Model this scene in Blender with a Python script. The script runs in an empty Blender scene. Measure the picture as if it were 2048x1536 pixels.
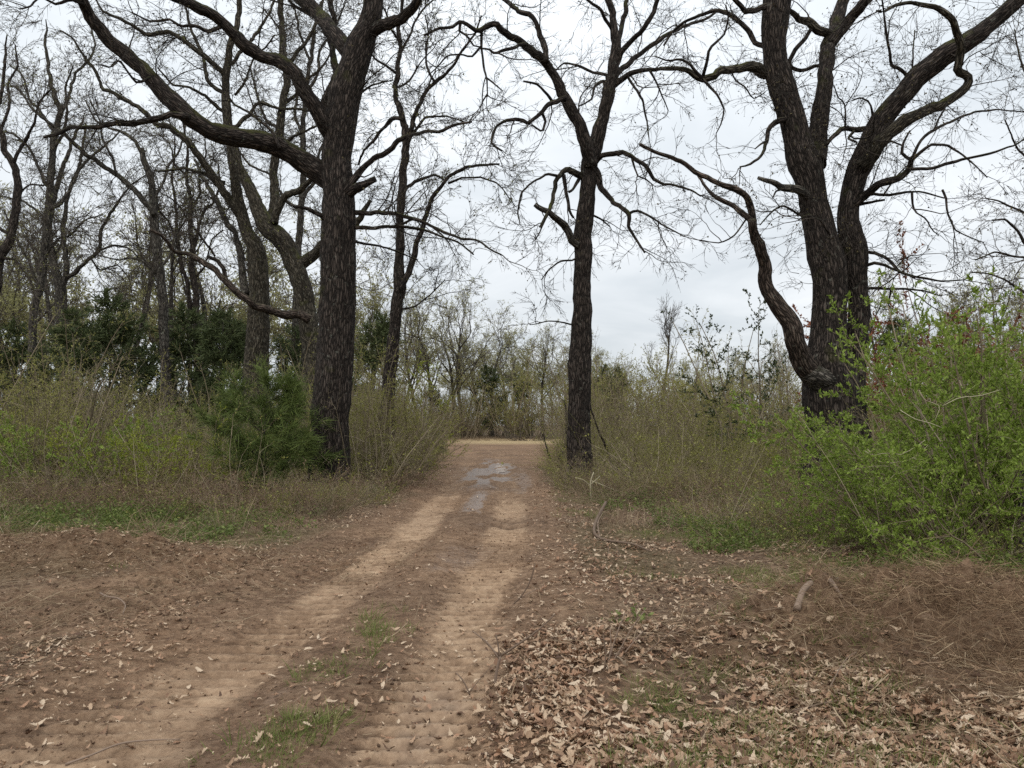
import bpy, math
import numpy as np

# ------------------------------------------------------------------ camera, sky, sun, exposure
S = bpy.context.scene
ROOT = S.collection
CAMH, FPX, PITCH = 1.55, 1550.0, math.radians(2.844)
cam = bpy.data.cameras.new('camera')
cam.sensor_width = 36.0
cam.lens = FPX / 2048 * 36.0
cam.clip_start, cam.clip_end = 0.05, 2000.0
cam_o = bpy.data.objects.new('camera', cam)
ROOT.objects.link(cam_o)
cam_o.location = (0, 0, CAMH)
cam_o.rotation_euler = (math.radians(90) + PITCH, 0, 0)
S.camera = cam_o

SUN_EL, SUN_AZ = math.radians(52), math.radians(200)      # azimuth measured from +Y, clockwise: behind the camera
w = bpy.data.worlds.new('World'); S.world = w; w.use_nodes = True
nt = w.node_tree; nt.nodes.clear()
def wn(t, **k):
    n = nt.nodes.new(t)
    for a, b in k.items(): setattr(n, a, b)
    return n
wl = nt.links.new
sky = wn('ShaderNodeTexSky', sky_type='NISHITA', sun_disc=False, sun_elevation=SUN_EL, sun_rotation=SUN_AZ)
bg1 = wn('ShaderNodeBackground'); bg1.inputs[1].default_value = 0.09
wl(sky.outputs[0], bg1.inputs[0])
tc = wn('ShaderNodeTexCoord'); sep = wn('ShaderNodeSeparateXYZ'); wl(tc.outputs['Generated'], sep.inputs[0])
# overcast deck: noise laid on a flat cloud layer (direction / height)
addz = wn('ShaderNodeMath', operation='MAXIMUM'); addz.inputs[1].default_value = 0.0; wl(sep.outputs[2], addz.inputs[0])
addz2 = wn('ShaderNodeMath', operation='ADD'); addz2.inputs[1].default_value = 0.16; wl(addz.outputs[0], addz2.inputs[0])
dx = wn('ShaderNodeMath', operation='DIVIDE'); wl(sep.outputs[0], dx.inputs[0]); wl(addz2.outputs[0], dx.inputs[1])
dy = wn('ShaderNodeMath', operation='DIVIDE'); wl(sep.outputs[1], dy.inputs[0]); wl(addz2.outputs[0], dy.inputs[1])
cmb = wn('ShaderNodeCombineXYZ'); wl(dx.outputs[0], cmb.inputs[0]); wl(dy.outputs[0], cmb.inputs[1])
n1 = wn('ShaderNodeTexNoise'); n1.inputs['Scale'].default_value = 1.1; n1.inputs['Detail'].default_value = 6; n1.inputs['Roughness'].default_value = 0.55; n1.inputs['Distortion'].default_value = 0.4
wl(cmb.outputs[0], n1.inputs['Vector'])
rp = wn('ShaderNodeValToRGB')
rp.color_ramp.elements[0].position = 0.34; rp.color_ramp.elements[0].color = (0.66, 0.71, 0.75, 1)
rp.color_ramp.elements[1].position = 0.68; rp.color_ramp.elements[1].color = (0.92, 0.95, 0.975, 1)
wl(n1.outputs[0], rp.inputs[0])
# an overcast sky is brighter overhead than at the horizon
zr = wn('ShaderNodeMapRange'); zr.inputs['From Min'].default_value = 0.0; zr.inputs['From Max'].default_value = 1.0
zr.inputs['To Min'].default_value = 0.78; zr.inputs['To Max'].default_value = 1.6
wl(addz.outputs[0], zr.inputs['Value'])
bg2 = wn('ShaderNodeBackground'); wl(rp.outputs[0], bg2.inputs[0]); wl(zr.outputs[0], bg2.inputs[1])
mx = wn('ShaderNodeMixShader'); mx.inputs[0].default_value = 0.93
wl(bg1.outputs[0], mx.inputs[1]); wl(bg2.outputs[0], mx.inputs[2])
wo = wn('ShaderNodeOutputWorld'); wl(mx.outputs[0], wo.inputs[0])

sun = bpy.data.lights.new('sun', 'SUN'); sun.energy = 1.5; sun.angle = math.radians(50); sun.color = (1, 0.95, 0.88)
so = bpy.data.objects.new('sun', sun); ROOT.objects.link(so)
so.rotation_euler = (math.radians(90) - SUN_EL, 0, math.radians(180) - SUN_AZ)
so.location = (0, -10, 30)

S.view_settings.view_transform = 'Standard'; S.view_settings.look = 'None'
S.view_settings.exposure = 0.25; S.view_settings.gamma = 1.0; S.view_settings.use_curve_mapping = False
S.render.engine = 'CYCLES'
S.cycles.max_bounces = 6; S.cycles.diffuse_bounces = 3; S.cycles.glossy_bounces = 2; S.cycles.transmission_bounces = 3
S.cycles.use_denoising = False

rng = np.random.default_rng(11)

# ------------------------------------------------------------------ helpers
CP, SP = math.cos(PITCH), math.sin(PITCH)
def at(px, py, d):
    """world point seen at photo pixel (px,py) at a distance d along +Y"""
    u = (px - 1024.0) / FPX; v = (768.0 - py) / FPX
    k = d / (CP - v * SP)
    return np.array([u * k, d, CAMH + (SP + v * CP) * k])

def hash3(ix, iy, iz):
    n = (ix.astype(np.int64) * 374761393 + iy.astype(np.int64) * 668265263 + iz.astype(np.int64) * 2147483647) & 0xffffffff
    n = ((n ^ (n >> 13)) * 1274126177) & 0xffffffff
    n = (n ^ (n >> 16)) & 0xffffff
    return n / float(0xffffff)
def vnoise(x, y, z=None):
    x = np.asarray(x, float); y = np.asarray(y, float)
    z = np.zeros_like(x) if z is None else np.asarray(z, float)
    ix, iy, iz = np.floor(x), np.floor(y), np.floor(z)
    fx, fy, fz = x - ix, y - iy, z - iz
    fx, fy, fz = [f * f * (3 - 2 * f) for f in (fx, fy, fz)]
    r = 0
    for a in (0, 1):
        for b in (0, 1):
            for c in (0, 1):
                wgt = (fx if a else 1 - fx) * (fy if b else 1 - fy) * (fz if c else 1 - fz)
                r = r + wgt * hash3(ix + a, iy + b, iz + c)
    return r
def fbm(x, y, o=4, s=1.0):
    r, amp, tot = 0, 1.0, 0
    for i in range(o):
        r = r + amp * vnoise(x * s + 17.3 * i, y * s - 9.1 * i); tot += amp; amp *= .5; s *= 2.03
    return r / tot
def sstep(a, b, x):
    t = np.clip((x - a) / (b - a), 0, 1); return t * t * (3 - 2 * t)
def unit(v):
    return v / np.maximum(np.linalg.norm(v, axis=-1, keepdims=True), 1e-9)

def mk_mesh(name, V, faces, mats, attrs=None, smooth=True, mat_idx=None):
    """V (n,3); faces: list of int arrays (m,k)"""
    me = bpy.data.meshes.new(name)
    V = np.ascontiguousarray(V, np.float32)
    me.vertices.add(len(V)); me.vertices.foreach_set('co', V.ravel())
    loops = np.concatenate([f.ravel() for f in faces]).astype(np.int32)
    sizes = np.concatenate([np.full(len(f), f.shape[1], np.int32) for f in faces])
    starts = np.concatenate([[0], np.cumsum(sizes)[:-1]]).astype(np.int32)
    me.loops.add(len(loops)); me.loops.foreach_set('vertex_index', loops)
    me.polygons.add(len(sizes)); me.polygons.foreach_set('loop_start', starts)
    try: me.polygons.foreach_set('loop_total', sizes)
    except Exception: pass
    if smooth: me.polygons.foreach_set('use_smooth', np.ones(len(sizes), bool))
    for m in (mats if isinstance(mats, (list, tuple)) else [mats]): me.materials.append(m)
    if mat_idx is not None: me.polygons.foreach_set('material_index', np.asarray(mat_idx, np.int32))
    for k, a in (attrs or {}).items():
        a = np.ascontiguousarray(a, np.float32)
        if a.ndim == 2:
            at_ = me.attributes.new(k, 'FLOAT_VECTOR', 'POINT'); at_.data.foreach_set('vector', a.ravel())
        else:
            at_ = me.attributes.new(k, 'FLOAT', 'POINT'); at_.data.foreach_set('value', a)
    me.update(calc_edges=True)
    return me

class Geo:
    """collects pieces of one part"""
    def __init__(s): s.V = []; s.F = []; s.A = []; s.L = []; s.n = 0
    def add(s, V, F, A=None, L=None):
        V = np.asarray(V, float)
        s.V.append(V); s.F += [f + s.n for f in F]
        s.A.append(np.zeros((len(V), 3)) if A is None else A)
        s.L.append(np.zeros(len(V)) if L is None else L); s.n += len(V)
    def mesh(s, name, mat, off=(0, 0, 0), smooth=True):
        by = {}
        for f in s.F: by.setdefault(f.shape[1], []).append(f)
        return mk_mesh(name, np.concatenate(s.V) - np.asarray(off), [np.concatenate(v) for v in by.values()], mat,
                       {'bco': np.concatenate(s.A), 'lv': np.concatenate(s.L)}, smooth)

TRI = [0]
def link(name, me, parent=None, loc=(0, 0, 0), kind=None, label=None, category=None, group=None):
    o = bpy.data.objects.new(name, me); ROOT.objects.link(o)
    o.location = loc
    if parent is not None: o.parent = parent
    if me is not None: TRI[0] += sum(len(p) for p in ()) 
    tag(o, label, category, group, kind)
    return o
def tag(o, label=None, category=None, group=None, kind=None):
    if label: o['label'] = label
    if category: o['category'] = category
    if group: o['group'] = group
    if kind: o['kind'] = kind
def thing(name, label, category, loc, group=None, rotz=0.0, scale=1.0):
    o = link(name, None, None, tuple(loc), None, label, category, group)
    o.rotation_euler = (0, 0, rotz); o.scale = (scale,) * 3
    return o
def copy_thing(o, loc, rotz=0.0, scale=1.0, label=None, group=None, sz=None):
    c = o.copy(); ROOT.objects.link(c)
    c.location = tuple(loc); c.rotation_euler = (0, 0, rotz); c.scale = (scale, scale, sz or scale)
    if label: c['label'] = label
    if group: c['group'] = group
    for ch in o.children:
        d = ch.copy(); ROOT.objects.link(d); d.parent = c
    return c

def tubes(P, R, sides, lump=0.0):
    """P (N,K,3) centre lines, R (N,K) radii -> verts, quads, bark coords"""
    N, K, _ = P.shape
    T = np.gradient(P, axis=1); T = unit(T)
    m = np.abs(T.mean(axis=1)); ax = np.argmin(m, axis=1)
    ref = np.eye(3)[ax][:, None, :].repeat(K, 1)
    U = unit(np.cross(T, ref)); W = np.cross(T, U)
    a = np.arange(sides) * 2 * np.pi / sides
    ca, sa = np.cos(a), np.sin(a)
    s = np.concatenate([np.zeros((N, 1)), np.cumsum(np.linalg.norm(np.diff(P, axis=1), axis=2), axis=1)], 1)
    s = s + (np.arange(N) * 7.31 % 50)[:, None]
    Rr = R[:, :, None].repeat(sides, 2)
    if lump:
        bx, by, bz = R[..., None] * ca, R[..., None] * sa, s[..., None] + 0 * ca
        rr = Rr.copy()
        Rr = Rr * (1 + lump * (vnoise(bx * 5 + 3, by * 5, bz * 1.6) - .5) * 1.6)
        ridge = np.abs(vnoise(bx * 16 + 9, by * 16, bz * 3.2) - .5) * 2
        Rr = Rr + np.minimum(rr * .12, 0.035) * (ridge - .4) + np.minimum(rr * .06, .012) * (vnoise(bx * 40, by * 40, bz * 13) - .5)
    V = P[:, :, None, :] + Rr[..., None] * (U[:, :, None, :] * ca[None, None, :, None] + W[:, :, None, :] * sa[None, None, :, None])
    A = np.stack([R[..., None] * ca, R[..., None] * sa, s[..., None] + 0 * ca], -1).reshape(-1, 3)
    i = np.arange(N * K * sides).reshape(N, K, sides)
    j = np.roll(i, -1, 2)
    Q = np.stack([i[:, :-1], j[:, :-1], j[:, 1:], i[:, 1:]], -1).reshape(-1, 4)
    return V.reshape(-1, 3), [Q], A
def add_tubes(g, P, R, sides, lump=0.0, cap=False):
    V, F, A = tubes(P, R, sides, lump)
    if cap:
        N, K, _ = P.shape
        i = np.arange(N * K * sides).reshape(N, K, sides)
        F = F + [i[:, -1, :], i[:, 0, ::-1]]
    lv = np.repeat(rng.random(P.shape[0]), P.shape[1] * sides)
    g.add(V, F, A, lv)

def leafquads(g, P, D, size, width=0.5, fold=0.25):
    """diamond leaves of two triangles each"""
    N = len(P); D = unit(D)
    r = unit(np.cross(D, rng.normal(size=(N, 3)))); up = np.cross(r, D)
    sz = np.asarray(size).reshape(-1, 1) * np.ones((N, 1))
    mid = P + D * sz * .45
    V = np.stack([P, mid + r * sz * width * .5 + up * sz * fold * .3, P + D * sz, mid - r * sz * width * .5 + up * sz * fold * .3], 1)
    i = np.arange(N)[:, None] * 4
    F = np.concatenate([i + [0, 1, 2], i + [0, 2, 3]])
    g.add(V.reshape(-1, 3), [F], None, np.repeat(rng.random(N), 4))
def ribbons(g, P, Wd):
    """P (N,K,3), Wd (N,K): flat tapering strips"""
    N, K, _ = P.shape
    T = unit(np.gradient(P, axis=1))
    side = unit(np.cross(T, rng.normal(size=(N, 1, 3))))
    V = np.stack([P - side * Wd[..., None] * .5, P + side * Wd[..., None] * .5], 2)
    i = np.arange(N * K * 2).reshape(N, K, 2)
    Q = np.stack([i[:, :-1, 0], i[:, :-1, 1], i[:, 1:, 1], i[:, 1:, 0]], -1).reshape(-1, 4)
    g.add(V.reshape(-1, 3), [Q], None, np.repeat(rng.random(N), K * 2))

def grow(p0, d0, L, K, wig, trop, cut=0.0):
    N = len(p0); P = np.zeros((N, K, 3)); P[:, 0] = p0; d = unit(d0)
    st = (np.asarray(L) / (K - 1)).reshape(-1, 1)
    for k in range(1, K):
        d = d + rng.normal(size=(N, 3)) * wig; d[:, 2] += trop
        d = unit(d); P[:, k] = P[:, k - 1] + d * st * (1 + rng.uniform(-.3, .3, (N, 1)))
    return P
def taper(r0, K, end=0.35):
    return np.asarray(r0)[:, None] * np.linspace(1, end, K)[None, :]
def children(P, R, per_m, t0, t1, ang, Lr, K, wig, trop, rf=0.011, rmin=0.0022, up=0.0, tips=1, shrink=0.45):
    N, Kp, _ = P.shape
    ln = np.linalg.norm(np.diff(P, axis=1), axis=2).sum(1)
    cnt = rng.poisson(per_m * ln * (t1 - t0))
    idx = np.repeat(np.arange(N), cnt); t = rng.uniform(t0, t1, len(idx))
    if tips: idx = np.concatenate([idx, np.repeat(np.arange(N), tips)]); t = np.concatenate([t, np.full(N * tips, .98)])
    if len(idx) == 0: return np.zeros((0, K, 3)), np.zeros((0, K))
    f = t * (Kp - 1); i = np.minimum(f.astype(int), Kp - 2); f = (f - i)[:, None]
    p = P[idx, i] * (1 - f) + P[idx, i + 1] * f
    rr = (R[idx, i] * (1 - f[:, 0]) + R[idx, i + 1] * f[:, 0])
    tg = unit(P[idx, i + 1] - P[idx, i])
    pe = unit(np.cross(tg, rng.normal(size=tg.shape)))
    a = np.radians(rng.uniform(*ang, len(idx)))[:, None]
    if tips: a[-N * tips:] *= .5
    d = tg * np.cos(a) + pe * np.sin(a); d[:, 2] += up
    L = rng.uniform(*Lr, len(idx)) * (1 - shrink * t)
    r0 = np.clip(np.minimum(rr * .75, L * rf), rmin, None)
    return grow(p, d, L, K, wig, trop), taper(r0, K)

# ------------------------------------------------------------------ materials
def mat(name):
    m = bpy.data.materials.new(name); m.use_nodes = True
    t = m.node_tree; t.nodes.clear()
    def N(ty, ins=None, **k):
        n = t.nodes.new(ty)
        for a, b in k.items(): setattr(n, a, b)
        for a, b in (ins or {}).items():
            if hasattr(b, 'links') or isinstance(b, bpy.types.NodeSocket): t.links.new(b, n.inputs[a])
            else: n.inputs[a].default_value = b
        return n
    def out(sh): 
        o = t.nodes.new('ShaderNodeOutputMaterial'); t.links.new(sh, o.inputs[0])
    return m, N, out
def ramp(N, fac, stops, interp='LINEAR'):
    n = N('ShaderNodeValToRGB', {0: fac}); cr = n.color_ramp; cr.interpolation = interp
    while len(cr.elements) < len(stops): cr.elements.new(0.5)
    for e, (p, c) in zip(cr.elements, stops): e.position = p; e.color = (*c, 1) if len(c) == 3 else c
    return n.outputs[0]
def mixc(N, fac, a, b, mode='MIX'):
    n = N('ShaderNodeMix', data_type='RGBA', blend_type=mode)
    for i, v in ((0, fac), (6, a), (7, b)):
        if isinstance(v, bpy.types.NodeSocket): n.id_data.links.new(v, n.inputs[i])
        else: n.inputs[i].default_value = v if i == 0 else (*v, 1)
    return n.outputs[2]
def mth(N, op, a, b=0.0, c=None):
    n = N('ShaderNodeMath', operation=op)
    for i, v in enumerate((a, b) if c is None else (a, b, c)):
        if isinstance(v, bpy.types.NodeSocket): n.id_data.links.new(v, n.inputs[i])
        else: n.inputs[i].default_value = v
    return n.outputs[0]

def bark_mat(name, dark, mid, light, moss=0.5, lichen=0.4, scale=1.0, bump=1.0):
    m, N, out = mat(name)
    b = N('ShaderNodeAttribute', attribute_name='bco').outputs['Vector']
    mp = N('ShaderNodeMapping', {'Vector': b, 'Scale': (24 * scale, 24 * scale, 4.2 * scale)}).outputs[0]
    wob = N('ShaderNodeTexNoise', {'Vector': mp, 'Scale': .5, 'Detail': 2.0})
    mp2 = N('ShaderNodeVectorMath', {0: mp, 1: N('ShaderNodeVectorMath', {0: wob.outputs['Color'], 'Scale': 1.6}, operation='SCALE').outputs[0]}, operation='ADD').outputs[0]
    vo = N('ShaderNodeTexVoronoi', {'Vector': mp2, 'Scale': 1.0}, feature='DISTANCE_TO_EDGE').outputs['Distance']
    vc = N('ShaderNodeTexVoronoi', {'Vector': mp2, 'Scale': 1.0}, feature='F1').outputs['Color']
    fn = N('ShaderNodeTexNoise', {'Vector': N('ShaderNodeMapping', {'Vector': b, 'Scale': (90, 90, 30)}).outputs[0], 'Scale': 1.0, 'Detail': 4.0, 'Roughness': .65}).outputs[0]
    plate = mth(N, 'SMOOTHSTEP', vo, 0.02, 0.3) if False else N('ShaderNodeMapRange', {'Value': vo, 'From Min': .02, 'From Max': .28}).outputs[0]
    vcr = N('ShaderNodeSeparateColor', {0: vc}).outputs[0]
    big = N('ShaderNodeTexNoise', {'Vector': b, 'Scale': 1.7, 'Detail': 3.0}).outputs[0]
    tone = mth(N, 'MULTIPLY_ADD', fn, .5, mth(N, 'MULTIPLY', vcr, .5))
    pl = ramp(N, tone, [(.2, mid), (.75, light)])
    col = mixc(N, plate, dark, pl)
    # pale lichen flecks
    ln = N('ShaderNodeTexNoise', {'Vector': b, 'Scale': 9.0, 'Detail': 5.0, 'Roughness': .7}).outputs[0]
    lf = mth(N, 'MULTIPLY', N('ShaderNodeMapRange', {'Value': ln, 'From Min': .60, 'From Max': .70}).outputs[0], lichen)
    col = mixc(N, lf, col, (.27, .28, .23))
    # moss on the upper sides of limbs
    geo = N('ShaderNodeNewGeometry')
    nz = N('ShaderNodeSeparateXYZ', {0: geo.outputs['Normal']}).outputs[2]
    mz = mth(N, 'MULTIPLY_ADD', big, 1.6, mth(N, 'MULTIPLY_ADD', nz, .55, -1.02))
    mf = mth(N, 'MULTIPLY', N('ShaderNodeMapRange', {'Value': mz, 'From Min': 0.0, 'From Max': .3}).outputs[0], moss)
    col = mixc(N, mf, col, (.055, .058, .014))
    h = mth(N, 'MULTIPLY_ADD', plate, 1.0, mth(N, 'MULTIPLY', fn, .5))
    bp = N('ShaderNodeBump', {'Height': h, 'Strength': .9 * bump, 'Distance': .022})
    p = N('ShaderNodeBsdfPrincipled', {'Base Color': col, 'Roughness': .92, 'Specular IOR Level': .15, 'Normal': bp.outputs[0]})
    out(p.outputs[0]); return m
M_bark = bark_mat('oak_bark', (.009, .007, .006), (.030, .023, .019), (.10, .08, .067), .8, .35)
M_bark_moss = bark_mat('mossy_bark', (.012, .010, .007), (.050, .042, .028), (.13, .112, .085), 1.0, .5)
M_bark_grey = bark_mat('grey_bark', (.015, .013, .011), (.06, .052, .043), (.165, .148, .125), .5, .8)
M_bark_dead = bark_mat('dead_bark', (.014, .010, .008), (.055, .040, .032), (.17, .13, .105), .3, .5)

def simple(name, stops, rough=.85, trans=0.0, attr='lv', objrand=0.0, spec=.2):
    m, N, out = mat(name)
    f = N('ShaderNodeAttribute', attribute_name=attr).outputs['Fac']
    if objrand:
        r = N('ShaderNodeObjectInfo').outputs['Random']
        f = mth(N, 'ADD', mth(N, 'MULTIPLY', f, 1 - objrand), mth(N, 'MULTIPLY', r, objrand))
    c = ramp(N, f, stops)
    p = N('ShaderNodeBsdfPrincipled', {'Base Color': c, 'Roughness': rough, 'Specular IOR Level': spec})
    if trans:
        tr = N('ShaderNodeBsdfTranslucent', {'Color': c})
        out(N('ShaderNodeMixShader', {0: trans, 1: p.outputs[0], 2: tr.outputs[0]}).outputs[0])
    else: out(p.outputs[0])
    return m
M_twig = simple('dark_twig', [(0, (.016, .013, .010)), (1, (.05, .04, .032))])
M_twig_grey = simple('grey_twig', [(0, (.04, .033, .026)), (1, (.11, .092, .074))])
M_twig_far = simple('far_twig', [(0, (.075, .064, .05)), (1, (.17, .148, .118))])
M_bud = simple('bud', [(0, (.05, .04, .02)), (1, (.11, .09, .045))])
M_budgreen = simple('young_leaf', [(0, (.12, .12, .04)), (1, (.29, .30, .11))], .7, .4)
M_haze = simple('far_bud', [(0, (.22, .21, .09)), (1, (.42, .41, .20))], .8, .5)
M_brush = simple('brush_stem', [(0, (.09, .07, .045)), (.6, (.20, .16, .105)), (1, (.38, .32, .23))], objrand=.3)
M_brush_red = simple('reddish_stem', [(0, (.10, .062, .042)), (.7, (.19, .125, .083)), (1, (.31, .235, .165))], objrand=.2)
M_olive = simple('olive_leaf', [(0, (.15, .145, .035)), (1, (.33, .32, .095))], .6, .35, objrand=.3)
M_bright = simple('spring_leaf', [(0, (.11, .155, .025)), (.6, (.21, .29, .045)), (1, (.34, .42, .10))], .5, .42, objrand=.12)
M_yellowgreen = simple('yellow_green_leaf', [(0, (.16, .19, .022)), (1, (.34, .38, .05))], .55, .4)
M_holly = simple('glossy_leaf', [(0, (.022, .035, .013)), (1, (.07, .09, .035))], .4, .15)
M_cedar = simple('cedar_foliage', [(0, (.036, .05, .021)), (1, (.10, .122, .047))], .8, .1, objrand=.2)
M_feather = simple('feathery_cedar', [(0, (.045, .068, .017)), (1, (.15, .19, .05))], .7, .2)
M_rust = simple('rust_leaf', [(0, (.12, .04, .022)), (1, (.29, .115, .06))], .8, .25)
M_straw = simple('dry_weed', [(0, (.13, .09, .055)), (.6, (.26, .19, .12)), (1, (.42, .34, .23))], .85, .15, objrand=.4)
M_weedred = simple('dead_weed', [(0, (.11, .072, .048)), (1, (.26, .18, .12))], .85, .1, objrand=.4)
M_grass = simple('green_grass', [(0, (.075, .10, .024)), (.7, (.17, .20, .058)), (1, (.33, .30, .13))], .6, .3, objrand=.35)
M_herb = simple('herb_leaf', [(0, (.06, .085, .022)), (.7, (.14, .18, .045)), (1, (.22, .24, .08))], .55, .3, objrand=.35)
M_needle = simple('root_fibre', [(0, (.085, .05, .03)), (.6, (.21, .135, .08)), (1, (.44, .34, .21))], .85, objrand=.3)
M_clod = simple('soil_clod', [(0, (.07, .043, .027)), (1, (.19, .122, .077))], .95, objrand=.8)
M_stick = simple('stick_wood', [(0, (.11, .075, .052)), (1, (.22, .16, .12))], .85, objrand=.8)
M_vine = simple('pale_vine', [(0, (.30, .26, .17)), (1, (.42, .38, .26))], .8)

def leaf_mat():
    m, N, out = mat('dry_oak_leaf')
    r = N('ShaderNodeObjectInfo').outputs['Random']
    c = ramp(N, r, [(0, (.085, .048, .03)), (.2, (.20, .115, .07)), (.4, (.36, .245, .16)), (.54, (.35, .205, .13)), (.74, (.48, .36, .25)), (1, (.62, .51, .39))])
    tcn = N('ShaderNodeTexCoord').outputs['Object']
    no = N('ShaderNodeTexNoise', {'Vector': tcn, 'Scale': 22.0, 'Detail': 3.0}).outputs[0]
    c2 = mixc(N, 1.0, c, ramp(N, no, [(.3, (.62, .58, .55)), (.65, (1.08, 1.05, 1.0))]), 'MULTIPLY')
    p = N('ShaderNodeBsdfPrincipled', {'Base Color': c2, 'Roughness': .62, 'Specular IOR Level': .3})
    tr = N('ShaderNodeBsdfTranslucent', {'Color': c2})
    out(N('ShaderNodeMixShader', {0: .18, 1: p.outputs[0], 2: tr.outputs[0]}).outputs[0]); return m
M_leaf = leaf_mat()

# ------------------------------------------------------------------ ground
_ry = np.array([-30, 0, 3.5, 5.3, 6.8, 9.4, 15.5, 25, 33, 40, 48, 55, 62, 70, 80])
_rx = np.array([-1.3, -1.2, -1.12, -1.11, -.95, -.77, -.66, -.85, -1.1, -1.4, -2.3, -4., -8, -15, -30])
_yy = np.linspace(-30, 80, 441); _xx = np.interp(_yy, _ry, _rx)
_k = np.ones(17) / 17; _xx = np.convolve(np.pad(_xx, 8, mode='edge'), _k, 'valid')
def road_x(y): return np.interp(y, _yy, _xx)
def road_half(y): return np.interp(y, [-5, 4, 10, 18, 28, 35, 42, 52, 66, 80], [1.9, 1.75, 1.5, 1.5, 1.9, 3.0, 4.4, 7.5, 11, 15])
def left_turn(x, y):
    """distance to the wheel path that swings off to the left in front"""
    # arc through (-1.9,9.2) (-2.9,6.9) (-4.6,5.6) (-7,5.0)
    ax = np.array([-12, -9, -7, -5.6, -4.4, -3.4, -2.7, -2.15, -1.85, -1.75]); ay = np.array([4.9, 4.9, 5.1, 5.45, 5.95, 6.65, 7.4, 8.4, 9.5, 10.6])
    best = np.full(np.shape(x), 1e9); arc = np.zeros(np.shape(x)); acc = 0
    for i in range(len(ax) - 1):
        ex, ey = ax[i + 1] - ax[i], ay[i + 1] - ay[i]; l = math.hypot(ex, ey)
        t = np.clip(((x - ax[i]) * ex + (y - ay[i]) * ey) / l / l, 0, 1)
        dd = np.hypot(x - ax[i] - t * ex, y - ay[i] - t * ey)
        arc = np.where(dd < best, acc + t * l, arc); best = np.minimum(best, dd); acc += l
    return best, arc
def masks(x, y):
    s = x - road_x(y); hw = road_half(y)
    wob = (fbm(x, y, 3, .9) - .5)
    road = 1 - sstep(-.25, .35, np.abs(s) + wob * .9 - hw)
    tl = np.exp(-((s + .70 + wob * .10 + .25 * (1 - sstep(3.4, 5.4, y))) / (.34 + .22 * (1 - sstep(3.4, 6.0, y)))) ** 2); tr = np.exp(-((s - .66 + wob * .10) / .36) ** 2)
    fade = 1 - sstep(44, 56, y)
    lt, arc = left_turn(x, y)
    turn = 1 - sstep(.75, 1.15, lt + wob * .5)
    rm = np.exp(-(((x - 3.05) / 1.75) ** 2 + ((y - 5.45 + .06 * np.sin(x * 2.3)) / .55) ** 2) ** 1.3)
    rm2 = np.exp(-(((x - 3.6) / 1.4) ** 2 + ((y - 4.6) / .45) ** 2))
    lm = np.exp(-(((x + 5.2) / 2.3) ** 2 + ((y - 8.5 + .1 * (x + 5)) / .75) ** 2) ** 1.2)
    return s, hw, wob, road, tl * fade, tr * fade, lt, arc, turn, rm, rm2, lm
def ground_h(x, y):
    x = np.asarray(x, float); y = np.asarray(y, float)
    s, hw, wob, road, tl, tr, lt, arc, turn, rm, rm2, lm = masks(x, y)
    off = np.maximum(1 - road, 0)
    h = (fbm(x, y, 3, .16) - .5) * .16 * (1 - .6 * road)
    h = h + (fbm(x, y, 4, 1.6) - .5) * (.035 + .07 * off * (1 - turn))
    h = h - .055 * tl - .05 * tr + .03 * np.exp(-(s / .32) ** 2) * (1 - sstep(30, 45, y))
    lug = np.sin(2 * np.pi * (y + .25 * np.abs(np.abs(s) - .7) + .05 * (fbm(x, y, 2, 1.7) - .5)) / .16 + 1.5 * np.sign(s))
    nz = sstep(.28, .52, vnoise(x * 1.3 + 40, y * .7))
    h = h + .020 * np.clip(lug * 2.2, -1, 1) * sstep(.35, .75, np.maximum(tl, tr)) * (.35 + .65 * nz)
    h = h + .05 * np.exp(-((np.abs(s) - hw - .05) / .28) ** 2) * (.3 + vnoise(x * 2, y * .9)) * (1 - sstep(25, 40, y))
    # left turning wheel path: sunk bed with cleat marks, soil squeezed up beside it
    near = 1 - sstep(11, 13, np.abs(x) + 0 * y)
    cl = np.sin(2 * np.pi * arc / .17 + 3 * lt)
    bed = np.exp(-((lt - .35) / .3) ** 2)
    h = h + near * turn * (-.055 * bed + .028 * np.clip(cl * 1.5, -1, 1) * sstep(.3, .8, bed) * (.4 + .6 * nz)) * (1 - .8 * np.maximum(tl, tr))
    lum = (fbm(x, y, 4, 2.6) - .35)
    lum2 = np.abs(fbm(x + 3, y * 1.6, 3, 3.4) - .5) * 2
    h = h + .42 * rm * (.55 + 1.2 * lum + .7 * lum2) + .16 * rm2 * (.5 + 1.2 * lum + .6 * lum2) + .30 * lm * (.5 + 1.2 * lum + .7 * lum2)
    h = h + .022 * (fbm(x, y, 3, 9.0) - .5) * (1 - sstep(10, 16, y)) * (1 - .55 * np.maximum(tl, tr))
    # puddle hollows
    h = h - .05 * np.exp(-(((x + .72) / .55) ** 2 + ((y - 25.5) / 4.2) ** 2)) - .03 * np.exp(-(((x + .62 - .12 * (y - 8.8)) / .3) ** 2 + ((y - 8.9) / .9) ** 2)) - .025 * np.exp(-(((x + 1.42) / .13) ** 2 + ((y - 4.35) / .35) ** 2))
    return h
def gz(x, y): return float(ground_h(np.array([x]), np.array([y]))[0])

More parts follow.
